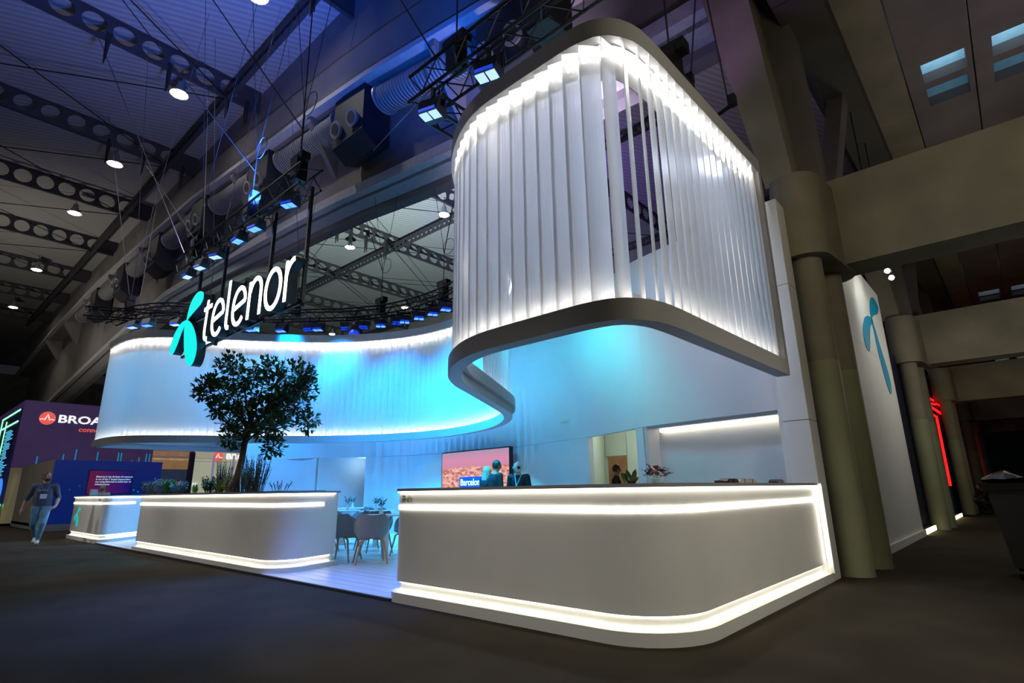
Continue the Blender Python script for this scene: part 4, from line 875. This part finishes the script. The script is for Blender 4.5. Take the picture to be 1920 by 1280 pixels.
# ------------------------------------------------------------------ cafe furniture
shellm = mat('grey_shell', (0.20, 0.20, 0.22), .55, var=.05); oak = mat('oak_leg', (0.42, 0.24, 0.12), .5, var=.15, scale=12)
def shell_mesh():
    v = []; f = []; NA = 20; NR = 5
    for side in (0, 1):
        for i in range(NA + 1):
            a = math.radians(-128 + 256 * i / NA); ca = abs(math.degrees(a))
            top = .79 - .02 * math.cos(2 * a) if ca < 40 else (.77 + (.64 - .77) * ((ca - 40) / 50) if ca < 90 else .64 + (.455 - .64) * ((ca - 90) / 38) ** 1.4)
            for k in range(NR + 1):
                t = k / NR; rr = .215 + .075 * math.sin(min(1, t * 1.4) * PI / 2) - side * .02; z = .40 + (top - .40) * t ** 1.15 + (side * .012 if k == 0 else 0)
                v.append((rr * 1.0 * math.sin(a), rr * .95 * math.cos(a), z))
    S = (NA + 1) * (NR + 1); I = lambda s, i, k: s * S + i * (NR + 1) + k
    for i in range(NA):
        for k in range(NR):
            f.append((I(0, i, k), I(0, i, k + 1), I(0, i + 1, k + 1), I(0, i + 1, k))); f.append((I(1, i, k), I(1, i + 1, k), I(1, i + 1, k + 1), I(1, i, k + 1)))
        f.append((I(0, i, NR), I(1, i, NR), I(1, i + 1, NR), I(0, i + 1, NR)))
    for i in (0, NA):
        for k in range(NR): q = (I(0, i, k), I(1, i, k), I(1, i, k + 1), I(0, i, k + 1)); f.append(q if i else q[::-1])
    mb = MB(); mb.add(v, f); return mb
chair = thing('tub_chair', 'grey tub armchair with oak legs, back towards us, right one in the counter gap', 'chair', (-6.32, 1.72, .03), math.radians(-118), 'grey tub chairs in the cafe area')
shell_mesh().build('shell', shellm, chair, True)
MB().lathe([(.20, .395), (.225, .41), (.225, .44), (.20, .45)], 20).build('seat', shellm, chair, True)
for sx in (-1, 1):
    for sy in (-1, 1):
        MB().pipe([(sx * .04, sy * .04, .385), (sx * .15, sy * .15, .385), (sx * .185, sy * .18, .355), (sx * .255, sy * .235, 0)], [.02, .019, .018, .012], 8).build('leg', oak, chair, True)
seats = [(-7.02, 1.62, -150, 'grey tub armchair seen from the side, left one of the two in the gap'), (-7.35, 2.55, 40, 'grey tub armchair behind the left near chair'), (-6.75, 2.85, 20, 'grey tub armchair across the nearest table'),
         (-8.1, 2.9, -110, 'grey tub armchair near the second table, back to us'), (-9.3, 3.9, 60, 'grey tub armchair on the far side of the second table'), (-8.3, 4.2, -10, 'grey tub armchair behind the second table on the right'),
         (-9.5, 2.6, -160, 'grey tub armchair at the third table near the planter'), (-10.6, 3.3, 90, 'grey tub armchair left of the third table'), (-10.9, 4.5, -60, 'grey tub armchair near the farthest table'), (-12.2, 4.3, 100, 'farthest grey tub armchair by the left doorway'),
         (-8.9, 2.5, -140, 'grey tub armchair just behind the right end of the planter counter')]
for x, y, a, lb in seats: dup(chair, (x, y, .03), math.radians(a), lb)
tabm = mat('table_white', (.62, .64, .66), .35)
table = thing('cafe_table', 'nearest round white cafe table, half hidden behind the bar counter', 'table', (-6.62, 2.22, .03), 0, 'round cafe tables')
MB().lathe([(.01, .725), (.38, .725), (.385, .735), (.38, .745), (.01, .745)], 32).build('table_top', tabm, table, True)
MB().box(-.045, .045, -.045, .045, .012, .725).build('post', tabm, table)
MB().lathe([(.01, 0), (.23, 0), (.23, .012), (.01, .014)], 28).build('foot_plate', tabm, table, True)
tabs = [(-8.75, 3.5, 'second round white cafe table'), (-9.95, 3.4, 'third round white cafe table behind the planter end'), (-11.6, 4.7, 'farthest round white cafe table by the left doorway')]
for x, y, lb in tabs: dup(table, (x, y, .03), 0, lb)
glassm = mat('vase_glass', (.5, .75, .85), .08, spec=.8); leafd = mat('sprig_leaf', (.03, .09, .07), .6, var=.3, scale=30)
def leafcard(mb, p, d, L, w_, up=None):
    d = Vector(d).normalized(); s = d.cross(Vector(up or (0, 0, 1)));
    if s.length < .1: s = d.orthogonal()
    s.normalize(); n = s.cross(d); p = Vector(p)
    v = [p, p + d * L * .35 + s * w_ * .5, p + d * L * .75 + s * w_ * .38, p + d * L, p + d * L * .75 - s * w_ * .38, p + d * L * .35 - s * w_ * .5, p + d * L * .5 - n * w_ * .18]
    mb.add(v, [(0, 1, 6), (1, 2, 6), (2, 3, 6), (3, 4, 6), (4, 5, 6), (5, 0, 6)])
random.seed(21)
vase = thing('bud_vase', 'small glass bud vase with eucalyptus sprig on the nearest table', 'vase', (-6.66, 2.14, .775), 0, 'bud vases on the cafe tables')
MB().lathe([(.035, 0), (.042, .03), (.03, .08), (.014, .12), (.018, .14)], 14).build('vase_body', glassm, vase, True)
mb = MB()
for k in range(5):
    a = k * 1.3; p0 = Vector((0, 0, .1)); p1 = Vector((.09 * math.cos(a), .09 * math.sin(a), .24 + .03 * (k % 3))); mb.pipe([p0, (p0 + p1) / 2 + Vector((0, 0, .03)), p1], .002, 4)
    for j in range(8): q = p0.lerp(p1, .35 + .65 * j / 8); leafcard(mb, q, (random.uniform(-1, 1), random.uniform(-1, 1), .5), .045, .028)
mb.build('sprig', leafd, vase)
for i, (x, y, lb) in enumerate([(-8.7, 3.44, 'glass bud vase with sprig on the second table'), (-9.85, 3.45, 'glass bud vase with sprig on the third table'), (-11.6, 4.7, 'glass bud vase with sprig on the farthest table')]): dup(vase, (x, y, .775), i * 1.1, lb)

# ------------------------------------------------------------------ tree in the planter
bark = mat('bark', (.10, .055, .03), .85, var=.35, scale=14, bump=.5, bscale=30)
leafm = mat('tree_leaf', (.045, .085, .014), .42, var=.6, scale=2.2)
TX, TY = -9.08, .70; R_ = Vector((.743, .669, 0)); D_ = Vector((-.669, .743, 0))
tree = thing('potted_tree', 'small leafy tree with dark green glossy leaves growing from the planter counter', 'tree', (TX, TY, 1.205))
def tp(u, z, d=0): q = R_ * u + D_ * d; return Vector((q.x, q.y, z - 1.205))
tr = MB(); tr.pipe([tp(-.18, 1.2), tp(-.16, 1.5, .02), tp(-.10, 1.8), tp(-.07, 2.1, -.02), tp(-.02, 2.45), tp(.0, 2.75)], [.075, .062, .06, .055, .05, .035], 10)
tr.pipe([tp(-.13, 1.2, .05), tp(-.11, 1.55, -.05), tp(-.12, 1.85, .03), tp(-.05, 2.15, .03)], [.04, .035, .03, .02], 8); tr.build('trunk', bark, tree, True)
cl = [(400, 735, 26), (430, 690, 26), (482, 688, 28), (540, 700, 32), (572, 706, 14), (500, 732, 46), (440, 742, 34), (540, 752, 36), (565, 785, 22), (428, 785, 30), (440, 815, 22), (480, 785, 42), (520, 832, 22), (508, 765, 44), (386, 742, 12), (462, 715, 34), (520, 800, 28), (415, 765, 18), (560, 730, 26), (405, 722, 14)]
br = MB(); lf = MB()
for (px, py, r) in cl:
    u = (px - 470) / 94; z = 2.90 - (py - 755) / 90; rr = r / 97
    d = random.uniform(-.35, .35)
    b0 = tp(-.04, 2.1 + .5 * random.random()); c = tp(u, z, d); mid = (b0 + c) / 2 + Vector((0, 0, -.05))
    br.pipe([b0, mid, c], [.022, .014, .006], 5)
    n = int(84 * (rr / .3) ** 2) + 26
    for k in range(n):
        while True:
            q = Vector((random.uniform(-1, 1), random.uniform(-1, 1), random.uniform(-1, 1)))
            if q.length < 1: break
        q.normalize(); p = c + Vector((q.x * rr * 1.0, q.y * rr * 1.1, q.z * rr * .95)) * random.random() ** .45
        if k % 6 == 0: br.pipe([c.lerp(p, .2), p], [.005, .003], 4)
        for j in range(3):
            dr = q + Vector((random.uniform(-.9, .9), random.uniform(-.9, .9), random.uniform(-.6, .9))); leafcard(lf, p, dr, random.uniform(.075, .125), random.uniform(.038, .056), (random.uniform(-.5, .5), random.uniform(-.5, .5), 1))
br.build('branches', bark, tree); o = lf.build('foliage', leafm, tree); o['kind'] = 'stuff'
# plants along the planter
def plant(name, label, x, y, kind, h, wd_, m, n):
    t = thing(name, label, 'plant', (x, y, 1.2), 0, 'plants in the planter counter'); mb = MB()
    for k in range(n):
        a = random.uniform(0, 2 * PI); r = wd_ * math.sqrt(random.random()); b = Vector((r * .5 * math.cos(a), r * .35 * math.sin(a), 0)); hh = h * random.uniform(.55, 1)
        e = Vector((r * math.cos(a), r * .6 * math.sin(a), hh))
        if kind == 'spike':
            mb.pipe([b, (b + e) / 2 + Vector((0, 0, .02)), e], [.004, .004, .002], 4)
            for j in range(10): q = b.lerp(e, .25 + .75 * j / 10); leafcard(mb, q, (random.uniform(-1, 1), random.uniform(-1, 1), 1.2), .045, .012)
        elif kind == 'bush':
            mb.pipe([b, e], [.004, .003], 4)
            for j in range(9): q = b.lerp(e, .2 + .8 * j / 9) + Vector((random.uniform(-.03, .03), random.uniform(-.03, .03), 0)); leafcard(mb, q, (random.uniform(-1, 1), random.uniform(-1, 1), .6), .05, .03)
        else:
            leafcard(mb, b, e - b, (e - b).length, .014)
    mb.build('foliage', m, t)
sil = mat('silver_leaf', (.22, .27, .30), .7, var=.3, scale=9); grn_ = mat('fresh_leaf', (.10, .22, .03), .6, var=.4, scale=9); drk = mat('deep_leaf', (.03, .07, .025), .6, var=.4, scale=9); rose = mat('rosemary_leaf', (.07, .10, .10), .6, var=.3, scale=9); lim = mat('lime_leaf', (.22, .32, .03), .6, var=.3, scale=9); pal = mat('pale_flower', (.45, .48, .36), .6, var=.2)
random.seed(4)
for a in [('silver_shrub', 'low silvery shrub at the left end of the planter', -12.68, .18, 'bush', .30, .30, sil, 46), ('silver_shrub', 'silvery grey shrub, second from the left end of the planter', -12.3, .26, 'bush', .34, .30, sil, 46), ('silver_shrub', 'silvery shrub between the two green ones', -11.5, .35, 'bush', .26, .28, sil, 40),
          ('round_bush', 'small round green bush among the silvery shrubs', -11.9, .3, 'bush', .30, .2, grn_, 40), ('dark_bush', 'dark green leafy bush left of the tree trunk', -10.2, .55, 'bush', .34, .36, drk, 60), ('grass_tuft', 'bright lime grass tuft in front of the dark bush', -10.75, .42, 'grass', .22, .12, lim, 40),
          ('rosemary', 'tall upright rosemary left of the tree trunk', -9.85, .6, 'spike', .66, .28, rose, 46), ('grass_tuft', 'bright green tuft just left of the trunk base', -9.4, .40, 'grass', .28, .16, lim, 60), ('pale_flowers', 'pale flowering plant in front of the trunk base', -9.0, .38, 'bush', .34, .16, pal, 36),
          ('rosemary', 'large spreading rosemary right of the tree trunk', -8.4, .6, 'spike', .70, .42, rose, 70), ('rosemary', 'smaller rosemary between trunk and the large rosemary', -8.85, .62, 'spike', .60, .22, mat('sage_leaf', (.14, .19, .14), .6, var=.3), 36), ('dark_bush', 'dark leafy bush behind the trunk', -9.3, .9, 'bush', .3, .3, drk, 40),
          ('wispy_herb', 'few thin herb stems near the right end of the planter', -7.4, .6, 'spike', .16, .3, rose, 7)]: plant(*a)

# ------------------------------------------------------------------ things on the bar
bq = thing('flower_arrangement', 'round bouquet of pink and purple flowers with greenery on the bar counter', 'flowers', (-.34, .5, 1.195))
MB().lathe([(.03, 0), (.05, .005), (.055, .04), (.045, .05)], 14).build('bowl', glassm, bq, True)
g_ = MB(); random.seed(12)
for k in range(110):
    a = random.uniform(0, 2 * PI); e = random.uniform(0, 1.2); rr = .045 + .05 * random.random(); p = (rr * math.cos(a) * math.cos(e) * 1.2, rr * math.sin(a), .055 + rr * math.sin(e) * .9); leafcard(g_, p, (math.cos(a), math.sin(a), .4), .035, .018)
g_.build('greenery', mat('bouquet_leaf', (.07, .13, .03), .6, var=.4, scale=20), bq)
for (x, y, z, L) in ((-.12, -.05, .12, 5), (.13, .05, .09, 5), (-.08, -.03, .17, 5)):
    s_ = MB(); s_.pipe([(0, 0, .05), (x * .6, y * .6, z * .75), (x, y, z)], .0015, 4)
    for j in range(7): t_ = .45 + .55 * j / 7; leafcard(s_, (x * t_, y * t_, .05 + (z - .05) * t_), (random.uniform(-1, 1), random.uniform(-1, 1), .5), .02, .016)
    s_.build('sprig', leafd, bq)
def bloom(p, r, m):
    mb = MB(); mb.ball((0, 0, 0), r * .45, 8, 6)
    for k in range(14):
        a = k * 2.4; e = .2 + .08 * k; leafcard(mb, (.3 * r * math.cos(a), .3 * r * math.sin(a), 0), (math.cos(a) * math.cos(e), math.sin(a) * math.cos(e), math.sin(e)), r * .8, r * .7)
    mb.build('bloom', m, bq, False, p)
pk = mat('pink_petal', (.65, .16, .24), .6, var=.2); pu = mat('purple_petal', (.20, .05, .16), .6, var=.3); dr = mat('wine_petal', (.10, .02, .05), .6)
for p, r, m in [((.0, -.05, .095), .026, pk), ((-.045, -.03, .105), .03, pu), ((.0, -.01, .13), .034, pu), ((.045, -.01, .105), .026, dr), ((-.075, -.02, .085), .024, dr), ((.07, -.03, .085), .02, pk), ((.03, -.045, .08), .02, pu)]: bloom(p, r, m)
oc = thing('broad_leaf_plant', 'plant of broad dark green leaves behind the bar edge left of the bouquet', 'plant', (-.62, .55, 1.195))
for k, (dx, dz, w_) in enumerate(((-.10, .10, .075), (-.03, .085, .05), (.035, .115, .05), (.06, .06, .03))):
    mb = MB(); leafcard(mb, (0, 0, 0), (dx * R_.x, dx * R_.y, dz), .14 if k < 3 else .09, w_, (-D_.x, -D_.y, .3)); mb.build('leaf', mat('broad_leaf', (.04, .06, .015), .4, var=.3, scale=10), oc)
MB().lathe([(.03, 0), (.035, .02), (.03, .03)], 12).build('pot', blackp, oc, True)
cupm = mat('tinted_glass', (.05, .035, .035), .15, spec=.8); rimm = mat('silver_trim', (.5, .5, .5), .25, .8)
for i, (x, y, lb, n) in enumerate(((-.33, 1.78, 'small dark box at the left of the row of dark gadgets on the bar', 0), (-.33, 2.05, 'dark rounded gadget with silver trim, middle of the bar side', 1), (-.33, 2.5, 'long grey rounded gadget beside it on the bar side', 2), (-.33, 3.62, 'dark rounded gadget with silver trim nearest the corner pier', 1))):
    t = thing('demo_gadget', lb, 'gadget', (x, y, 1.195), 0, 'gadgets on the bar side')
    if n == 0: MB().box(-.03, .03, -.03, .03, 0, .03).build('body', cupm, t)
    else:
        L = .15 if n == 1 else .24
        P = [(-L, 0), (L, 0), (L, .025), (L * .8, .045), (-L * .8, .045), (-L, .025)]
        MB().prism(P, -.05, .05, axis=0).build('body', cupm if n == 1 else engr, t)
        for s in (-.5, .5): MB().prism([(L * s - .008, 0), (L * s + .008, 0), (L * s + .008, .05), (L * s - .008, .05)], -.054, .054, axis=0).build('trim_band', rimm, t)
for i, (x, y, w_, h, lb) in enumerate(((-19.05, .45, .22, .19, 'white cardboard box on the left end of the reception counter'), (-18.75, .4, .16, .14, 'smaller white folded box beside the larger one on the reception counter'))):
    t = thing('paper_box', lb, 'box', (x, y, 1.195)); mb = MB().hexa([(-w_ / 2, -.08, 0), (w_ / 2, -.08, 0), (w_ / 2, .08, 0), (-w_ / 2, .08, 0)], [(-w_ * .42, -.07, h), (w_ * .46, -.08, h), (w_ * .5, .08, h), (-w_ * .45, .08, h)]); mb.build('box_body', wallm, t); MB().box(-w_ * .3, w_ * .1, -.085, -.081, h * .3, h * .7).build('label_print', nm_, t)

# ------------------------------------------------------------------ people
skin = mat('skin', (.42, .22, .15), .55, var=.08); 
def human(name, label, loc, rz, J, top, bottom, shoes, hair, hairkind, scale=1.0, extra=None, skinm=None, sleeves=True):
    """J: joint name -> (x, y, z). Body faces local -Y. One continuous skinned mesh, coloured by the nearest bone."""
    S0 = skinm or skin
    R = dict(pel=.15, sp=.14, ch=.16, nb=.065, nt=.055, hd=.076, ht=.06, sl=.075, el=.05, wr=.032, pa=.036, hl=.10, kn=.065, an=.045, to=.042, he=.045)
    R.update(extra or {})
    names = []; idx = {}; verts = []; rad = []
    def add(n, p, r): idx[n] = len(verts); verts.append(p); rad.append(r); names.append(n)
    for n, p in J.items():
        add(n, p, R[n[:2] if n[:2] in R and n not in R else (n if n in R else n[:2])] if not n.startswith('pel') else R['pel'])
    bones = [('pel', 'sp', 1), ('sp', 'ch', 1), ('ch', 'nb', 1), ('nb', 'nt', 0), ('nt', 'hd', 0), ('hd', 'ht', 0)]
    for s in 'LR':
        bones += [('ch', 'sl' + s, 1), ('sl' + s, 'el' + s, 1), ('el' + s, 'wr' + s, 0 if sleeves == 'short' else 1), ('wr' + s, 'pa' + s, 0), ('pel', 'hl' + s, 2), ('hl' + s, 'kn' + s, 2), ('kn' + s, 'an' + s, 2), ('an' + s, 'to' + s, 3)]
        w0 = Vector(J['wr' + s]); p0 = Vector(J['pa' + s]); d = (p0 - w0).normalized(); side = d.cross(Vector((0, 1, 0))).normalized() if abs(d.y) < .95 else Vector((1, 0, 0))
        side = d.cross(side).normalized()
        for k, off in enumerate((-.027, -.009, .009, .026)):
            L = (.06, .075, .07, .055)[k]; a = p0 + d * .03 + side * off; b = a + d * L * .55; e = b + (d + Vector((0, -.5, 0))).normalized() * L * .45
            for m_, (q, r) in enumerate(((a, .012), (b, .009), (e, .008))): add(f'f{k}{m_}{s}', tuple(q), r)
            bones += [('pa' + s, f'f{k}0{s}', 0), (f'f{k}0{s}', f'f{k}1{s}', 0), (f'f{k}1{s}', f'f{k}2{s}', 0)]
        a = w0 + d * .03 + side * -.03; b = a + (d * .6 - side).normalized() * .035; e = b + d * .03
        for m_, (q, r) in enumerate(((a, .013), (b, .011), (e, .009))): add(f't{m_}{s}', tuple(q), r)
        bones += [('wr' + s, 't0' + s, 0), ('t0' + s, 't1' + s, 0), ('t1' + s, 't2' + s, 0)]
    cb_ = MB()
    def cap(p, q, r, r2):
        cb_.tube(p, q, r, r2, 12); cb_.ball(tuple(p), r * .998, 12, 8); cb_.ball(tuple(q), r2 * .998, 12, 8)
    for a, b, c in bones:
        p, q, r, r2 = Vector(verts[idx[a]]), Vector(verts[idx[b]]), rad[idx[a]], rad[idx[b]]
        if (a, b) in (('pel', 'sp'), ('sp', 'ch')):
            for sx in (-1, 1): cap(p + Vector((sx * r * .38, 0, 0)), q + Vector((sx * r2 * .42, 0, 0)), r * .74, r2 * .72)
        elif a == 'ch' and b[:2] == 'sl': cap(p + Vector((0, 0, .04)), q, .085, r2)
        elif a == 'ch': cap(p, q, .10, r2)
        elif a == 'pel': cap(p, q, .11, r2)
        else: cap(p, q, r, r2)
    me = cb_.mesh('tmp', S0); bm = bmesh.new(); bm.from_mesh(me); bmesh.ops.recalc_face_normals(bm, faces=bm.faces); bm.to_mesh(me); bm.free()
    ob = bpy.data.objects.new('tmp', me); C.objects.link(ob)
    rm = ob.modifiers.new('r', 'REMESH'); rm.mode = 'VOXEL'; rm.voxel_size = .0115; sm_ = ob.modifiers.new('m', 'SMOOTH'); sm_.factor = .5; sm_.iterations = 5
    dg = bpy.context.evaluated_depsgraph_get(); m2 = bpy.data.meshes.new_from_object(ob.evaluated_get(dg)); bpy.data.objects.remove(ob)
    bm = bmesh.new(); bm.from_mesh(m2); bmesh.ops.recalc_face_normals(bm, faces=bm.faces); bm.to_mesh(m2); bm.free()
    m2.name = 'body'; m2.materials.clear()
    for m in (S0, top, bottom, shoes): m2.materials.append(m)
    TB = {'pel', 'sp', 'ch', 'nb', 'hlL', 'hlR', 'knL', 'knR', 'anL', 'anR'}
    B = [(Vector(verts[idx[a]]), Vector(verts[idx[b]]), (12 if a in TB and b in TB and c in (1, 2) else c), (rad[idx[a]] + rad[idx[b]]) / 2) for a, b, c in bones]
    for pl in m2.polygons:
        c = pl.center; best = 1e9; bi = 0
        for a, b, mi_, r in B:
            ab = b - a; t = max(0, min(1, (c - a).dot(ab) / ab.length_squared)); d = (c - (a + ab * t)).length - r
            if d < best: best = d; bi = mi_
        if bi == 12: bi = 1 if c.z > J['pel'][2] - .04 else 2
        if sleeves == 'short' and bi == 0 and c.z > 1.1 and abs(c.x) > .1 and c.z < J['nb'][2] - .05: bi = 1
        if c.z > J['nb'][2] - .015 and abs(c.x - J['nb'][0]) < .085: bi = 0
        pl.material_index = bi; pl.use_smooth = True
    t = thing(name, label, 'person', loc, rz); t.scale = (scale,) * 3
    o = bpy.data.objects.new('body', m2); C.objects.link(o); o.parent = t
    # head details
    h = Vector(J['hd']); 
    hd = struct_empty = None
    yaw = J.get('_yaw', 0)
    return t, o
def head(t, c, yaw, hair, kind, sk=None):
    """face details and hair around head centre c; yaw turns the face about z"""
    sk = sk or skin; e = bpy.data.objects.new('head_detail', None)
    mb = MB(); mb.ball((0, -.002, .01), (.079, .096, .115), 20, 14)
    mb.ball((0, -.098, -.005), (.014, .02, .024), 8, 6)                          # nose
    for s in (-1, 1): mb.ball((s * .08, .005, -.002), (.012, .02, .03), 8, 6)     # ears
    mb.hexa([(-.03, -.085, -.05), (.03, -.085, -.05), (.03, -.06, -.05), (-.03, -.06, -.05)], [(-.028, -.092, -.038), (.028, -.092, -.038), (.028, -.06, -.038), (-.028, -.06, -.038)], 1)
    for s in (-1, 1): mb.ball((s * .03, -.085, .018), (.013, .008, .007), 8, 5, 2)
    f = mb.build('head', [sk, mat('lip', (.30, .10, .09), .5), mat('eye_dark', (.02, .015, .015), .2)], t, True, tuple(c), yaw)
    mb = MB(); v = []; n = 18; m_ = 10
    lo = {'short': 1.55, 'long': 1.7, 'bald': 0, 'full': 1.6}.get(kind, 1.5)
    if kind != 'bald':
        mb.ball((0, .012, .022), (.089, .101, .114), n, m_)
        # open the face: drop the faces in front below the brow
        keep = []
        for q in mb.f:
            c_ = sum((Vector(mb.v[i]) for i in q), Vector()) / len(q)
            if c_.y < -.045 and c_.z < .055: continue
            if c_.z < -.05 and kind != 'long': continue
            keep.append(q)
        mb.f = keep; mb.mi = [0] * len(keep)
        if kind == 'long':
            mb.hexa([(-.10, .0, -.24), (.10, .0, -.24), (.10, .1, -.24), (-.10, .1, -.24)], [(-.085, .0, .0), (.085, .0, .0), (.075, .1, .0), (-.075, .1, .0)])
        mb.build('hair', hair, f, True)
    if kind == 'beard' or kind == 'full':
        mb = MB().ball((0, -.03, -.06), (.068, .072, .055), 14, 8); mb.build('beard', hair, f, True)
    return f
def stand(arms='down', lean=0):
    J = dict(pel=(0, 0, .95), sp=(0, .0, 1.13), ch=(0, .01 - lean * .5, 1.33), nb=(0, 0 - lean, 1.47), nt=(0, -.01 - lean, 1.53), hd=(0, -.02 - lean * 1.3, 1.62), ht=(0, -.02 - lean * 1.3, 1.68))
    for s, k in (('L', 1), ('R', -1)):
        J['sl' + s] = (k * .19, 0 - lean * .8, 1.41)
        if arms == 'down': J['el' + s] = (k * .26, .03, 1.13); J['wr' + s] = (k * .27, -.05, .9); J['pa' + s] = (k * .27, -.07, .84)
        else: J['el' + s] = (k * .25, -.02, 1.14); J['wr' + s] = (k * .14, -.24, 1.10); J['pa' + s] = (k * .09, -.29, 1.11)
        J['hl' + s] = (k * .09, 0, .88); J['kn' + s] = (k * .10, -.02, .49); J['an' + s] = (k * .10, .02, .09); J['to' + s] = (k * .11, -.15, .045)
    return J
hairb = mat('brown_hair', (.05, .025, .015), .7, var=.3, scale=60); hairk = mat('black_hair', (.01, .009, .01), .6, var=.3, scale=60); hairy = mat('blond_grey_hair', (.35, .31, .26), .7, var=.3, scale=60)
jean = mat('blue_jeans', (.12, .26, .36), .8, var=.3, scale=9); teeb = mat('grey_blue_tshirt', (.055, .075, .11), .8, var=.25, scale=5); shoe = mat('pale_shoe', (.45, .36, .30), .6); suit = mat('dark_jacket', (.003, .006, .014), .8, var=.2); trou = mat('dark_trousers', (.01, .01, .014), .8)
# walking man
J = stand(); J.update(hlL=(.09, 0, .88), knL=(.10, -.10, .50), anL=(.06, -.05, .09), toL=(.07, -.20, .045), hlR=(-.09, 0, .88), knR=(-.09, .02, .50), anR=(-.04, .22, .16), toR=(-.04, .10, .06),
    elL=(.30, .02, 1.12), wrL=(.30, -.12, .92), paL=(.27, -.16, .88), elR=(-.31, .05, 1.10), wrR=(-.36, .02, .86), paR=(-.37, .0, .80), slL=(.20, 0, 1.375), slR=(-.20, 0, 1.375), ch=(0, .01, 1.27))
yw = math.atan2(18.9, 2.9)
wk, b_ = human('person', 'person in grey-blue T-shirt, jeans and lanyard walking past the navy box', (-16.95, -1.05, 0), math.radians(72), J, teeb, jean, shoe, hairb, 'full', 1.04, dict(pel=.165, sp=.175, ch=.18, sl=.085, el=.056, hl=.115, kn=.08), None, 'short')
head(wk, (0, -.02, 1.615), math.radians(48), hairb, 'full')
mb = MB(); mb.pipe([(-.09, -.02, 1.50), (-.05, -.19, 1.36), (.03, -.20, 1.20)], .009, 5); mb.pipe([(.09, -.02, 1.50), (.08, -.19, 1.36), (.03, -.20, 1.20)], .009, 5); mb.build('lanyard', mat('lanyard_navy', (.01, .01, .05), .7), wk)
MB().box(-.03, .10, -.215, -.20, 1.09, 1.2).build('badge', mat('badge_white', (.7, .72, .85), .5), wk)
MB().hexa([(-.10, -.185, 1.27), (.10, -.185, 1.27), (.10, -.165, 1.27), (-.10, -.165, 1.27)], [(-.10, -.185, 1.31), (.10, -.185, 1.31), (.10, -.165, 1.31), (-.10, -.165, 1.31)]).build('shirt_print', mat('shirt_print', (.35, .38, .42), .8, var=.6, scale=40), wk)
# three people at the video wall
J = stand('fold', .02); p2, _ = human('person', 'person in dark jacket seen from behind in front of the video wall', (-6.62, 5.05, .03), math.radians(160), J, suit, trou, shoe, hairk, 'short', 1.02)
head(p2, (0, -.05, 1.62), 0, hairk, 'short')
MB().pipe([(.092 * math.cos(a), -.03, 1.62 + .125 * math.sin(a)) for a in [PI * k / 10 for k in range(11)]], .009, 6).build('headphone_band', black, p2)
J = stand('fold', .05); p3, _ = human('person', 'bald person in dark top with pale lanyard and headset, right of the video wall', (-6.22, 5.4, .03), math.radians(20), J, suit, trou, shoe, hairk, 'bald', 1.0)
f = head(p3, (0, -.09, 1.61), math.radians(-55), hairk, 'bald', mat('pale_skin', (.50, .36, .33), .5))
MB().tube((.083, .0, 0), (.10, .0, 0), .032, n=14).build('headset_cup', black, f); MB().pipe([(.09 * math.cos(a), .0, .015 + .12 * math.sin(a)) for a in [PI * k / 10 for k in range(11)]], .007, 6).build('headset_band', wallm, f)
mb = MB(); mb.pipe([(-.09, -.05, 1.50), (0, -.19, 1.22)], .008, 5); mb.pipe([(.09, -.05, 1.50), (0, -.19, 1.22)], .008, 5); mb.build('lanyard', mat('lanyard_pale', (.3, .6, .75), .7), p3)
J = stand('fold'); p4, _ = human('person', 'blond long-haired person half hidden behind the dark-jacketed one', (-7.42, 5.6, .03), math.radians(170), J, suit, trou, shoe, hairy, 'long', .97); head(p4, (0, -.02, 1.62), 0, hairy, 'long')
J = stand('fold'); p5, _ = human('person', 'dark-haired person in black top inside the meeting room doorway', (-5.42, 8.1, 0), math.radians(120), J, trou, trou, shoe, hairb, 'short', 1.0); head(p5, (0, -.02, 1.62), .3, hairb, 'short')
J = stand('fold'); p6, _ = human('person', 'light-haired person behind the reception counter', (-20.55, 1.0, 0), math.radians(70), J, mat('pale_blouse', (.35, .4, .45), .8), trou, shoe, hairy, 'long', .88); head(p6, (0, -.02, 1.62), 0, hairy, 'long')
J = stand(); p7, _ = human('person', 'dark-haired person far behind the left end of the planter shrubs', (-22.9, 3.35, 0), math.radians(240), J, suit, trou, shoe, hairb, 'short', .96); head(p7, (0, -.02, 1.62), 0, hairb, 'short')
J = stand(); p8, _ = human('person', 'second dark-haired person behind the shrubs, nearer the pale screen', (-24.2, 4.6, 0), math.radians(240), J, suit, trou, shoe, hairk, 'short', .96); head(p8, (0, -.02, 1.62), 0, hairk, 'short')
J = stand('fold', .16); J.update(pel=(0, .15, .42), sp=(0, .08, .60), ch=(0, -.02, .80), nb=(0, -.1, .93), nt=(0, -.13, .98), hd=(0, -.17, 1.06), ht=(0, -.18, 1.11))
for s, k in (('L', 1), ('R', -1)): J.update({'sl' + s: (k * .19, -.08, .87), 'el' + s: (k * .24, -.22, .66), 'wr' + s: (k * .14, -.38, .58), 'pa' + s: (k * .10, -.43, .58), 'hl' + s: (k * .10, .12, .38), 'kn' + s: (k * .15, -.26, .46), 'an' + s: (k * .13, -.06, .09), 'to' + s: (k * .14, -.22, .045)})
p9, _ = human('person', 'person in black crouching beside the third column far down the aisle', (.72, 25.6, 0), math.radians(-60), J, trou, trou, blackp, hairk, 'short', 1.0); head(p9, (0, -.17, 1.05), 0, hairk, 'short')
